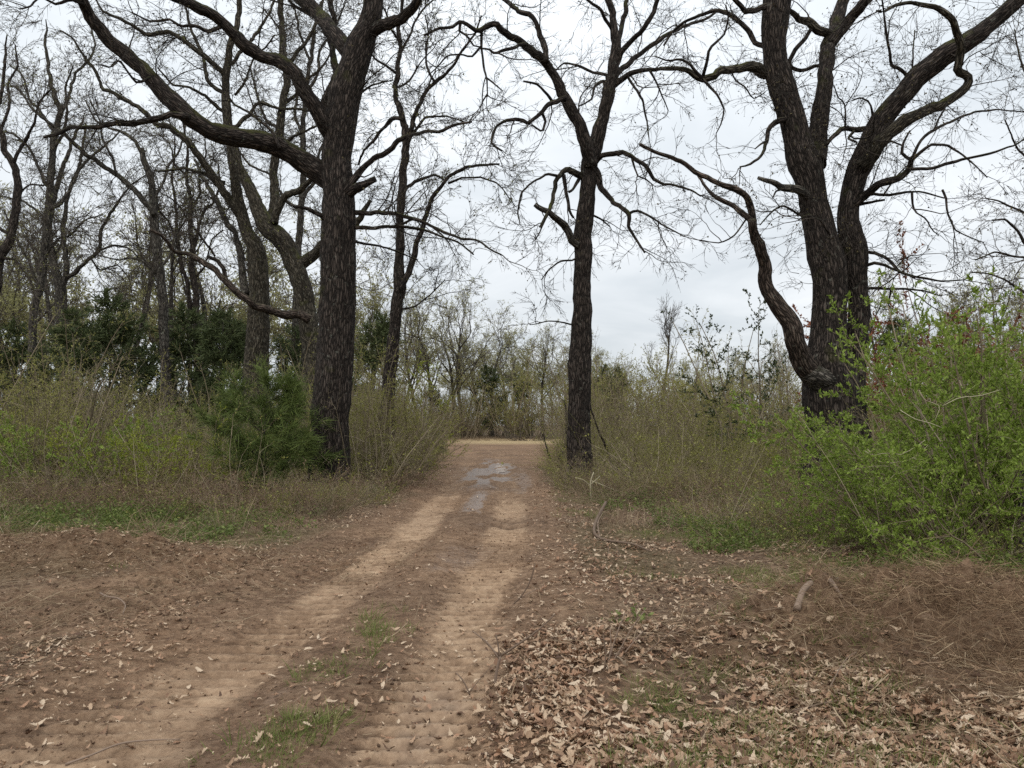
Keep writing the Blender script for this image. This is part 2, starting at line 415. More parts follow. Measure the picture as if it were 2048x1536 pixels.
def axis(parts):
    out_ = []
    for a, b, st in parts: out_.append(np.arange(a, b - 1e-6, st))
    return np.concatenate(out_ + [[parts[-1][1]]])
gxs = axis([(-320, -60, 20), (-60, -20, 3), (-20, -8, .4), (-8, -3.4, .055), (-3.4, 1.0, .034), (1.2, 5.6, .055), (5.6, 20, .4), (20, 60, 3), (60, 320, 20)])
gys = axis([(-40, -4, 3), (-4, 2.4, .3), (2.4, 11.5, .034), (11.5, 18, .13), (18, 40, .35), (40, 100, 1.5), (100, 420, 20)])
GX, GY = np.meshgrid(gxs, gys)
GZ = ground_h(GX, GY)
_m = masks(GX, GY)
s_, hw_, wob_, road_, tl_, tr_, lt_, arc_, turn_, rm_, rm2_, lm_ = _m
far = sstep(40, 52, GY) * (1 - sstep(66, 72, GY)) * sstep(-40, -14, GX) * (1 - sstep(7, 12, GX))
soil = np.maximum.reduce([road_, turn_ * (1 - sstep(11, 13, np.abs(GX))), .85 * rm_, .6 * rm2_, .75 * lm_, far * .9])
_e = .7 * (fbm(GX, GY * .6, 5, 2.0) - .5)
dry = np.maximum(sstep(.34, .74, tl_ + _e), .82 * sstep(.32, .74, tr_ + _e)) * (.34 + .5 * sstep(.35, .6, fbm(GX, GY, 3, .9))) * (1 - .75 * sstep(12, 22, GY))
wet = np.maximum.reduce([
    np.exp(-(((GX + .70) / .9) ** 2 + ((GY - 25.5) / 7.0) ** 2) ** 1.2),
    .4 * np.exp(-(((GX - .25) / .35) ** 2 + ((GY - 21) / 5.0) ** 2) ** 2),
    .9 * np.exp(-(((GX + .62 - .12 * (GY - 8.8)) / .42) ** 2 + ((GY - 9.0) / 1.5) ** 2) ** 2) * .34,
    .5 * np.exp(-(((GX + 1.42) / .19) ** 2 + ((GY - 4.35) / .5) ** 2) ** 2),
    .3 * np.exp(-(((s_ - .62) / .34) ** 2 + ((GY - 4.1) / 1.1) ** 2) ** 2),
    .6 * np.exp(-(((GX + .66) / .3) ** 2 + ((GY - 14.5) / 3.5) ** 2) ** 2)])
wet = wet * sstep(.42, .60, fbm(GX * 2.6 + 3, GY * .55, 4, 1.0) + .06)
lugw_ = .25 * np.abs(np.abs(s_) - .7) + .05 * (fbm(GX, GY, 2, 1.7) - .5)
lug_ = sstep(.2, .8, -np.sin(2 * np.pi * (GY + lugw_) / .16 + 1.5 * np.sign(s_))) * sstep(.3, .7, np.maximum(tl_, tr_)) * sstep(.28, .52, vnoise(GX * 1.3 + 40, GY * .7)) * (1 - sstep(11, 14, GY))  # groove mask: drives damp soil tone and painted groove shade
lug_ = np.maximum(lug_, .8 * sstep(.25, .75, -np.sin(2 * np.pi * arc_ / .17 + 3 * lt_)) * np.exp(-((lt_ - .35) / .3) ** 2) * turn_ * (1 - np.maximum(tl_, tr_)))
strawf = sstep(53, 60, GY) * (1 - sstep(70, 76, GY)) * (1 - sstep(4, 9, np.abs(GX - 2)))
green = sstep(.45, .62, fbm(GX + 7, GY, 3, .6)) * (1 - soil)
ny_, nx_ = GX.shape
ii = np.arange(ny_ * nx_).reshape(ny_, nx_)
Q = np.stack([ii[:-1, :-1], ii[:-1, 1:], ii[1:, 1:], ii[1:, :-1]], -1).reshape(-1, 4)

def ground_mat():
    m, N, out = mat('forest_ground')
    P = N('ShaderNodeNewGeometry').outputs['Position']
    A = lambda n: N('ShaderNodeAttribute', attribute_name=n).outputs['Fac']
    soil, dry, wet, straw, green = A('soil'), A('dry'), A('wet'), A('straw'), A('green')
    nA = N('ShaderNodeTexNoise', {'Vector': P, 'Scale': 3.0, 'Detail': 8.0, 'Roughness': .65}).outputs[0]
    nB = N('ShaderNodeTexNoise', {'Vector': P, 'Scale': 28.0, 'Detail': 6.0, 'Roughness': .7}).outputs[0]
    nC = N('ShaderNodeTexNoise', {'Vector': P, 'Scale': .45, 'Detail': 3.0}).outputs[0]
    vor = N('ShaderNodeTexVoronoi', {'Vector': P, 'Scale': 26.0, 'Randomness': 1.0})
    lit = ramp(N, N('ShaderNodeSeparateColor', {0: vor.outputs['Color']}).outputs[0], [(.0, (.075, .045, .028)), (.35, (.16, .10, .06)), (.7, (.28, .185, .115)), (1, (.42, .31, .21))])
    hum = ramp(N, nB, [(.3, (.035, .022, .015)), (.7, (.12, .075, .048))])
    litter = mixc(N, mth(N, 'MULTIPLY', nA, .95), hum, lit)
    litter = mixc(N, mth(N, 'MULTIPLY', green, .25), litter, (.07, .08, .025))
    nM = N('ShaderNodeTexNoise', {'Vector': P, 'Scale': 9.0, 'Detail': 7.0, 'Roughness': .62, 'Distortion': .6}).outputs[0]
    sc = ramp(N, mth(N, 'MULTIPLY_ADD', nB, .35, mth(N, 'MULTIPLY_ADD', nM, .45, mth(N, 'MULTIPLY', nA, .25))), [(.36, (.070, .042, .026)), (.50, (.18, .115, .072)), (.66, (.34, .235, .155))])
    sc = mixc(N, 1.0, sc, ramp(N, nC, [(.35, (.82, .80, .80)), (.65, (1.12, 1.08, 1.04))]), 'MULTIPLY')
    tan = ramp(N, mth(N, 'MULTIPLY_ADD', nB, .3, mth(N, 'MULTIPLY_ADD', nM, .4, mth(N, 'MULTIPLY', nA, .3))), [(.36, (.17, .108, .066)), (.5, (.35, .24, .155)), (.66, (.46, .34, .225))])
    sc = mixc(N, dry, sc, tan)
    sc = mixc(N, mth(N, 'MULTIPLY', A('lug'), .8), sc, (.075, .045, .028))  # tread grooves: damp soil tone, deepened to paint in their shadow lines
    wn_ = N('ShaderNodeMapRange', {'Value': mth(N, 'MULTIPLY_ADD', nA, .7, mth(N, 'ADD', wet, -.55)), 'From Min': 0.0, 'From Max': .35}).outputs[0]
    wetf = mth(N, 'MULTIPLY', wn_, N('ShaderNodeMapRange', {'Value': wet, 'From Min': .02, 'From Max': .2}).outputs[0])
    sc = mixc(N, mth(N, 'MULTIPLY', wetf, .55), sc, (.085, .057, .042))
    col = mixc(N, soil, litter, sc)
    col = mixc(N, mth(N, 'MULTIPLY', straw, .85), col, ramp(N, nB, [(.3, (.26, .19, .10)), (.7, (.48, .37, .21))]))
    rough = mth(N, 'MULTIPLY_ADD', wetf, -.46, .93)
    hb = mth(N, 'ADD', mth(N, 'MULTIPLY', nB, .5), mth(N, 'MULTIPLY', vor.outputs['Distance'], .25))
    nD = N('ShaderNodeTexNoise', {'Vector': P, 'Scale': 110.0, 'Detail': 4.0, 'Roughness': .7}).outputs[0]
    hb = mth(N, 'MULTIPLY_ADD', nD, .16, hb)
    hb = mth(N, 'MULTIPLY_ADD', nM, 1.3, hb)
    bs = mth(N, 'MULTIPLY', mth(N, 'MULTIPLY_ADD', wetf, -.75, .95), mth(N, 'MULTIPLY_ADD', mth(N, 'MULTIPLY', dry, soil), -.5, 1.0))
    bp = N('ShaderNodeBump', {'Height': hb, 'Strength': bs, 'Distance': .06})
    p = N('ShaderNodeBsdfPrincipled', {'Base Color': col, 'Roughness': rough, 'Specular IOR Level': mth(N, 'MULTIPLY_ADD', wetf, .3, .15), 'Normal': bp.outputs[0]})
    out(p.outputs[0]); return m
M_ground = ground_mat()
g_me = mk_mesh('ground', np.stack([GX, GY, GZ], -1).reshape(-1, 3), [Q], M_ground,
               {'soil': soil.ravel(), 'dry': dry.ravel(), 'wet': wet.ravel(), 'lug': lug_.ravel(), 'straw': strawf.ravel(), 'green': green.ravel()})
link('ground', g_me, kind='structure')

def water_mat():
    m, N, out = mat('muddy_water')
    P = N('ShaderNodeNewGeometry').outputs['Position']
    n = N('ShaderNodeTexNoise', {'Vector': P, 'Scale': 3.0, 'Detail': 3.0}).outputs[0]
    c = ramp(N, n, [(.3, (.20, .145, .105)), (.7, (.31, .235, .18))])
    bp = N('ShaderNodeBump', {'Height': n, 'Strength': .05, 'Distance': .02})
    out(N('ShaderNodeBsdfPrincipled', {'Base Color': c, 'Roughness': .36, 'Specular IOR Level': .25, 'Normal': bp.outputs[0]}).outputs[0]); return m
M_water = water_mat()
for cx, cy, ax, ay, lev in ((-.80, 27.2, .62, 4.4, .09),):
    a = np.linspace(0, 2 * np.pi, 40, endpoint=False)
    rr = 1 + .9 * (fbm(np.cos(a) * 1.6 + cx * 5, np.sin(a) * 1.6 + cy, 3) - .5)
    px_, py_ = cx + ax * rr * np.cos(a), cy + ay * rr * np.sin(a)
    sx = cx + ax * rng.uniform(-.7, .7, 80); sy = cy + ay * rng.uniform(-.7, .7, 80)
    z = np.quantile(ground_h(sx, sy), lev)
    V = np.concatenate([np.stack([px_, py_, np.full(40, z)], -1), [[cx, cy, z]]])
    i = np.arange(40)
    link('puddle', mk_mesh('puddle', V, [np.stack([i, (i + 1) % 40, np.full(40, 40)], -1)], M_water), kind='structure')

# ------------------------------------------------------------------ trees traced from the photograph
def crom(P, n, kink=0.0):
    """Catmull-Rom resample of rows (any columns) to n points"""
    P = np.asarray(P, float)
    if len(P) == 2: P = np.array([P[0], P.mean(0), P[1]])
    Q_ = np.concatenate([[2 * P[0] - P[1]], P, [2 * P[-1] - P[-2]]])
    seg = np.linalg.norm(np.diff(P[:, :3], axis=0), axis=1); cum = np.concatenate([[0], np.cumsum(seg)])
    t = np.linspace(0, cum[-1], n); i = np.clip(np.searchsorted(cum, t, 'right') - 1, 0, len(P) - 2)
    f = ((t - cum[i]) / np.maximum(seg[i], 1e-6))[:, None]
    p0, p1, p2, p3 = Q_[i], Q_[i + 1], Q_[i + 2], Q_[i + 3]
    sm = .5 * (2 * p1 + (p2 - p0) * f + (2 * p0 - 5 * p1 + 4 * p2 - p3) * f * f + (3 * p1 - p0 - 3 * p2 + p3) * f ** 3)
    return sm * (1 - kink) + (p1 + (p2 - p1) * f) * kink

def trace(pts, d, dd=0.0, w=None, ext=0.0):
    """pts: (x,y[,w]) rows in photo pixels; depth d .. d+dd; w=(w0,w1) pixel widths -> resampled (n,3), (n,)"""
    pts = [tuple(p) for p in pts]
    xy = np.array([p[:2] for p in pts], float)
    s = np.concatenate([[0], np.cumsum(np.linalg.norm(np.diff(xy, axis=0), axis=1))]); t = s / s[-1]
    wd = np.array([p[2] for p in pts]) if len(pts[0]) == 3 else w[0] + (w[1] - w[0]) * t
    dep = d + dd * (t + .12 * np.sin(t * 9 + xy[0, 0]) * (1 if dd else 0))
    P = np.array([at(x, y, q) for (x, y), q in zip(xy, dep)])
    R = wd * dep / FPX / 2
    if ext > 0:
        K = max(4, int(ext / .5)); d0 = unit(P[-1] - P[-2])[None]
        E = grow(P[-1:], d0, [ext], K + 1, .16, .02)[0][1:]
        P = np.concatenate([P, E]); R = np.concatenate([R, R[-1] * np.linspace(.92, .35, K)])
    L = np.linalg.norm(np.diff(P, axis=0), axis=1).sum()
    n = int(np.clip(L / max(.10, R.max() * .35), 8, 170))
    C = crom(np.concatenate([P, R[:, None]], 1), n, .55 if R.max() < .2 else .15)
    rr = np.maximum(C[:, 3], .002)
    P = C[:, :3]
    q = np.linspace(0, L, n)
    ph = xy[0, 0] * 1.7
    jit = np.stack([(vnoise(q * 2.6 + ph, q * 0 + k) - .5) * 1.3 + (vnoise(q * 6.5 + ph, q * 0 + k + 7) - .5) * .8 for k in range(3)], -1)
    P = P + jit * (np.minimum(.06, rr * .85) * np.clip(.10 / rr, .35, 1))[:, None] * np.minimum(1, q / .4)[:, None]
    rr = rr * (1 + .22 * np.clip(.09 / rr, .3, 1) * (vnoise(q * 3.1 + ph, q * 0 + 20) - .5))
    return P, rr

NS = 20
def resample(P, R, n=NS):
    i = np.linspace(0, len(P) - 1, n); k = np.minimum(i.astype(int), len(P) - 2); f = (i - k)[:, None]
    return P[k] * (1 - f) + P[k + 1] * f, R[k] * (1 - f[:, 0]) + R[k + 1] * f[:, 0]

def build_tree(name, label, base_xy, d, trunk, limbs, bark, dens=1.0, twig=None, bud=None, nbud=1.0, category='tree', group=None,
               tl=1.0, trunk_shoots=10, droop=-.01, extra=None, lv3=8.0):
    bx, by = base_xy
    bz = gz(bx, by)
    base = np.array([bx, by, bz])
    t = thing(name, label, category, base, group)
    twig = twig or M_twig
    PT, RT = [], []
    for part_name, specs in (('trunk', trunk), ('limb', limbs)):
        for sp in specs:
            o = dict(dd=0.0, w=None, ext=0.0, m=None, tw=1, name=None, lump=None, cap=True); o.update(sp[1])
            P, R = trace(sp[0], d + o.get('z', 0.0), o['dd'], o['w'], o['ext'])
            if part_name == 'trunk' and sp is trunk[0]:
                # root flare and sink into the soil
                zz = np.maximum(P[:, 2] - P[0, 2], 0); R = R * (1 + .30 * np.exp(-zz / .28)); P = np.concatenate([[P[0] - [0, 0, .35]], P]); R = np.concatenate([[R[0] * 1.3], R])
            g = Geo()
            wpx = R.max() * 2 / d * FPX
            sides = 36 if wpx > 30 else (20 if wpx > 14 else (10 if wpx > 7 else 6))
            add_tubes(g, P[None], R[None], sides, .12 if wpx > 7 else .0, cap=True)
            link(o['name'] or part_name, g.mesh(part_name, o['m'] or bark, base), t)
            if o['tw'] > 0 and part_name == 'limb':
                a, b = resample(P, R); PT.append(a); RT.append(b)
            elif part_name == 'trunk' and trunk_shoots:
                a, b = resample(P, R); c = children(a[None], b[None] , trunk_shoots / 6., .3, 1, (50, 95), (.25, 1.0), NS, .12, 0, rmin=.003, tips=0)
                if len(c[0]): PT += list(c[0]); RT += list(np.minimum(c[1], .006))
    P0, R0 = np.array(PT), np.array(RT)
    k = tl; kk = d / 17.0
    P1, R1 = children(P0, R0, 2.2 * dens, .12, 1, (30, 75), (.7 * k, 2.1 * k), 9, .20, droop + .02, rf=.012, rmin=.0075 * kk, tips=1)
    P2, R2 = children(np.concatenate([P1]), R1, 4.4 * dens, .1, 1, (25, 65), (.30 * k, .95 * k), 7, .14, droop, rf=.010, rmin=.0056 * kk, tips=2)
    Pb, Rb = children(P0, R0, 2.0 * dens, .1, 1, (40, 90), (.2 * k, .8 * k), 7, .13, droop, rf=.010, rmin=.0056 * kk, tips=0)
    P2 = np.concatenate([P2, Pb]); R2 = np.concatenate([R2, Rb])
    P3, R3 = children(P2, R2, 1.35 * lv3 * dens, .1, 1, (25, 65), (.12 * k, .42 * k), 3, .09, droop, rf=.009, rmin=.0042 * kk, tips=2)
    g = Geo(); add_tubes(g, P1, R1, 4)
    link('branches', g.mesh('branches', twig, base), t, kind='stuff')
    g = Geo(); add_tubes(g, P2, R2, 3); add_tubes(g, P3, R3, 3)
    link('twigs', g.mesh('twigs', twig, base), t, kind='stuff')
    nb = int(len(P3) * nbud * .75)
    if nb:
        i = rng.integers(0, len(P3), nb); j = rng.integers(1, 3, nb)
        p = P3[i, j] + rng.normal(size=(nb, 3)) * .008
        g = Geo(); leafquads(g, p, rng.normal(size=(nb, 3)), rng.uniform(.022, .055, nb) * (1.3 if bud in (M_budgreen,) else 1.0), .75, .6)
        link('buds', g.mesh('buds', bud or M_bud, base), t, kind='stuff')
    return t, P2

# --- left oak
dL = 17.3
trunkL = [([(660, 1012, 104), (660, 985, 88), (659, 940, 80), (660, 850, 75), (666, 770, 72), (671, 690, 71), (675, 600, 71), (677, 520, 70), (678, 450, 68), (677, 400, 64), (675, 340, 62),
            (678, 280, 62), (685, 220, 64), (697, 165, 62), (712, 120, 58), (722, 85, 56), (738, 45, 44), (746, 5, 40), (750, -40, 36), (745, -110, 30), (752, -190, 22)], dict(ext=1.5))]
limbsL = [
 ([(676, 372), (639, 345), (598, 318), (564, 297), (513, 280), (461, 271), (417, 259), (379, 232), (342, 198), (308, 164), (273, 130), (239, 96), (205, 65), (178, 31), (163, 0), (146, -35)], dict(w=(46, 22), dd=-2.2, ext=2.0)),
 ([(379, 233), (342, 231), (301, 239), (270, 250), (232, 249), (191, 255), (144, 256), (120, 268), (89, 275)], dict(z=-1.6, w=(15, 6), dd=-.6)),
 ([(672, 285), (642, 239), (622, 198), (595, 154), (562, 125), (520, 112), (489, 90), (455, 55), (417, 27), (362, 0), (320, -25)], dict(w=(34, 18), dd=-1.4, ext=2.2)),
 ([(712, 130), (690, 95), (665, 62), (640, 30), (610, 4), (570, -30)], dict(w=(34, 24), dd=1.6, ext=2.5)),
 ([(655, 52), (628, 32), (598, 18), (578, 4), (570, -12)], dict(z=1.2, w=(10, 5), dd=.4, ext=.8)),
 ([(735, 72), (758, 54), (785, 44), (806, 37), (824, 18), (836, -8), (842, -40)], dict(w=(26, 15), dd=-1.0, ext=2.0)),
 ([(680, 395), (700, 372), (718, 345), (749, 318), (780, 297), (802, 280), (822, 272), (855, 263), (879, 262), (910, 250), (944, 243)], dict(w=(15, 4), dd=-1.2)),
 ([(680, 400), (700, 385), (722, 372), (750, 360)], dict(w=(24, 13), dd=-.6, tw=0)),
 ([(690, 420), (708, 424), (752, 427), (793, 429), (825, 437), (855, 448), (889, 465), (923, 478), (951, 479), (975, 495), (1004, 510)], dict(w=(11, 3), dd=-2.0)),
 ([(690, 455), (708, 454), (752, 456), (793, 454), (842, 458), (880, 472), (915, 484), (947, 509)], dict(w=(9, 3), dd=-1.2)),
 ([(692, 480), (720, 486), (760, 492), (800, 506), (836, 520)], dict(w=(6, 2.5), dd=1.0)),
 ([(660, 452), (640, 428), (618, 416), (592, 413)], dict(w=(14, 7), dd=-.8, tw=0)),
 ([(668, 250), (652, 228), (650, 205), (662, 178), (672, 150), (672, 118), (662, 80), (668, 40), (660, -10)], dict(w=(18, 10), dd=1.8, z=.2, ext=1.5)),
 ([(690, 210), (712, 190), (742, 172), (770, 164), (786, 160)], dict(w=(7, 2.5), dd=1)),
 ([(560, 297), (540, 260), (500, 225), (470, 210), (440, 170)], dict(z=-.8, w=(8, 3), dd=1.2)),
 ([(445, 52), (420, 62), (396, 50), (365, 52), (340, 40), (300, 42), (262, 24)], dict(z=-1.0, w=(9, 3), dd=-1)),
 ([(300, 155), (272, 165), (240, 120), (222, 135), (200, 130)], dict(z=-1.7, w=(6, 2.5), dd=-.8)),
 ([(170, 10), (140, -2), (112, 8), (80, -6), (62, 12), (38, 18)], dict(z=-2.0, w=(8, 2.5), dd=-.5)),
]
b = at(660, 985, dL)
build_tree('oak_tree', 'thick bare oak left of the road with a long limb reaching over the left thicket', (b[0], dL), dL, trunkL, limbsL, M_bark, 1.1, bud=M_bud, nbud=.5, trunk_shoots=9)

# --- middle oak
dM = 19.6
trunkM = [([(1160, 985, 68), (1160, 968, 58), (1159, 930, 50), (1158, 880, 46), (1159, 800, 45), (1160, 740, 47), (1161, 690, 42), (1164, 620, 38), (1165, 550, 37), (1166, 490, 36), (1170, 430, 35), (1175, 370, 34), (1180, 325, 36), (1193, 290, 31),
            (1202, 255, 28), (1210, 222, 26), (1221, 171, 25), (1228, 130, 22), (1231, 85, 18), (1228, 34, 15), (1216, 7, 14), (1206, -30, 12)], dict(ext=2.2))]
limbsM = [
 ([(1182, 330), (1172, 290), (1156, 239), (1128, 191), (1108, 147), (1091, 123), (1053, 92), (1019, 72), (995, 54), (981, 51), (954, 63), (923, 44), (903, 53), (872, 58), (848, 72)], dict(w=(30, 4), dd=-1.8)),
 ([(1093, 124), (1084, 79), (1067, 38), (1043, 24), (1012, 3), (990, -20)], dict(z=-1, w=(13, 8), dd=.8, ext=2.0)),
 ([(1130, 196), (1104, 203), (1080, 226), (1053, 246), (1033, 236), (1010, 240), (992, 253), (984, 284), (1005, 302)], dict(z=-.7, w=(11, 4), dd=-1.0)),
 ([(1084, 226), (1091, 243), (1085, 264), (1064, 250)], dict(z=-.9, w=(6, 3.5), dd=-.2)),
 ([(1104, 202), (1094, 188), (1075, 170), (1046, 162)], dict(z=-.8, w=(7, 4), dd=-.6, tw=0)),
 ([(963, 60), (964, 92), (968, 130), (973, 161), (975, 191), (990, 198)], dict(z=-1.4, w=(6, 2.5), dd=-.4)),
 ([(972, 155), (990, 168), (1005, 181)], dict(z=-1.5, w=(4, 2.5), dd=-.3)),
 ([(961, 97), (976, 98), (992, 108), (1012, 99), (1036, 91), (1056, 92)], dict(z=-1.5, w=(4, 8), dd=.3)),
 ([(963, 92), (945, 112), (923, 109), (896, 111), (872, 137), (856, 150)], dict(z=-1.5, w=(5, 2.5), dd=-.3)),
 ([(921, 46), (918, 62), (934, 72), (945, 90), (963, 94)], dict(z=-1.5, w=(6, 3), dd=-.2)),
 ([(1229, 115), (1236, 80), (1245, 51), (1253, 15), (1257, -20)], dict(w=(13, 9), dd=1, ext=2.0)),
 ([(1228, 140), (1240, 112), (1258, 89), (1289, 51), (1310, 20), (1322, -10)], dict(w=(14, 9), dd=-1, ext=2.0)),
 ([(1232, 150), (1255, 128), (1282, 106), (1320, 79), (1350, 61), (1385, 48), (1415, 36), (1440, 18)], dict(w=(13, 4), dd=1.6)),
 ([(1228, 170), (1245, 157), (1268, 146), (1299, 140), (1325, 136)], dict(w=(15, 7), dd=-.6)),
 ([(1255, 153), (1272, 178), (1286, 205), (1293, 239), (1298, 275)], dict(z=-.2, w=(6, 2.5), dd=-.8)),
 ([(1300, 142), (1312, 165), (1322, 190), (1337, 222)], dict(z=-.5, w=(5, 2.5), dd=.5)),
 ([(1224, 156), (1217, 152), (1183, 143), (1156, 131), (1128, 126), (1112, 140)], dict(w=(8, 3), dd=1.4)),
 ([(1222, 166), (1205, 163), (1190, 174), (1183, 198), (1159, 212)], dict(w=(8, 3), dd=-.8)),
 ([(1228, 75), (1221, 55), (1200, 20), (1173, -2), (1160, -20)], dict(w=(9, 6), dd=-.9, ext=1.4)),
 ([(1168, 352), (1150, 347), (1132, 342), (1115, 355), (1111, 379), (1104, 403), (1091, 431), (1079, 455)], dict(w=(15, 4), dd=-1.2, m=M_bark_moss)),
 ([(1115, 352), (1094, 349), (1070, 359), (1043, 386), (1036, 427), (1040, 446)], dict(z=-.6, w=(6, 2.5), dd=-1)),
 ([(1127, 350), (1134, 386), (1137, 420), (1146, 436)], dict(z=-.4, w=(10, 5), dd=-.1)),
 ([(1162, 352), (1148, 375), (1138, 384)], dict(w=(8, 5), dd=-.4, tw=0)),
 ([(1158, 492), (1146, 482), (1128, 457), (1098, 424), (1070, 407)], dict(w=(18, 10), dd=-1.1, tw=0, m=M_bark_grey)),
 ([(1098, 424), (1090, 440), (1082, 462), (1070, 478)], dict(z=-.6, w=(5, 2), dd=-.2)),
 ([(1186, 330), (1204, 314), (1231, 304), (1258, 311), (1286, 328), (1306, 359), (1327, 369), (1350, 371), (1376, 378), (1402, 392)], dict(w=(13, 3), dd=-1.6)),
 ([(1264, 318), (1275, 352), (1290, 358), (1306, 371)], dict(z=-.7, w=(4.5, 2.5), dd=-.3)),
 ([(1184, 330), (1197, 345), (1204, 376), (1228, 403), (1258, 427), (1256, 455), (1272, 478), (1289, 506)], dict(w=(16, 3.5), dd=-1.3)),
 ([(1258, 427), (1272, 422), (1299, 431), (1333, 455), (1368, 472)], dict(z=-.8, w=(6, 2.5), dd=-.8)),
 ([(1170, 500), (1148, 520), (1120, 522), (1096, 540), (1082, 560)], dict(w=(5, 2), dd=-.6)),
 ([(1166, 655), (1140, 648), (1100, 642), (1060, 650)], dict(w=(4, 2), dd=-.9)),
 ([(1185, 430), (1205, 440), (1221, 454)], dict(w=(5, 2.5), dd=.4)),
]
b = at(1160, 968, dM)
build_tree('oak_tree', 'slim straight oak right of the dirt road, its trunk forking high against open sky', (b[0], dM), dM, trunkM, limbsM, M_bark, .95, bud=M_bud, nbud=.3, trunk_shoots=8)

# --- right oak (two stems grown together)
dR = 15.6
trunkR = [
 ([(1664, 1020, 150), (1664, 985, 130), (1665, 930, 115), (1665, 860, 104), (1662, 800, 106), (1658, 755, 104), (1655, 715, 84), (1658, 660, 68), (1661, 590, 66), (1657, 530, 70), (1648, 495, 66), (1638, 450, 58), (1630, 410, 56), (1622, 370, 58), (1610, 330, 62),
    (1598, 290, 56), (1585, 240, 52), (1572, 195, 50), (1558, 150, 50), (1548, 110, 48), (1547, 68, 50), (1550, 25, 56), (1554, -20, 56), (1560, -80, 46), (1552, -160, 34)], dict(ext=1.2)),
 ([(1690, 990, 90), (1698, 900, 80), (1702, 800, 60), (1710, 730, 46), (1716, 650, 42), (1716, 580, 42), (1710, 510, 46), (1700, 460, 46), (1697, 410, 40), (1706, 370, 42), (1717, 342, 46), (1733, 305, 48), (1755, 256, 45), (1779, 219, 43), (1806, 188, 41), (1837, 154, 41), (1881, 116, 42),
    (1926, 85, 40), (1963, 62, 34), (1997, 31, 32), (2028, 5, 30), (2060, -25, 28)], dict(ext=3.0, z=.5, dd=-.9)),
]
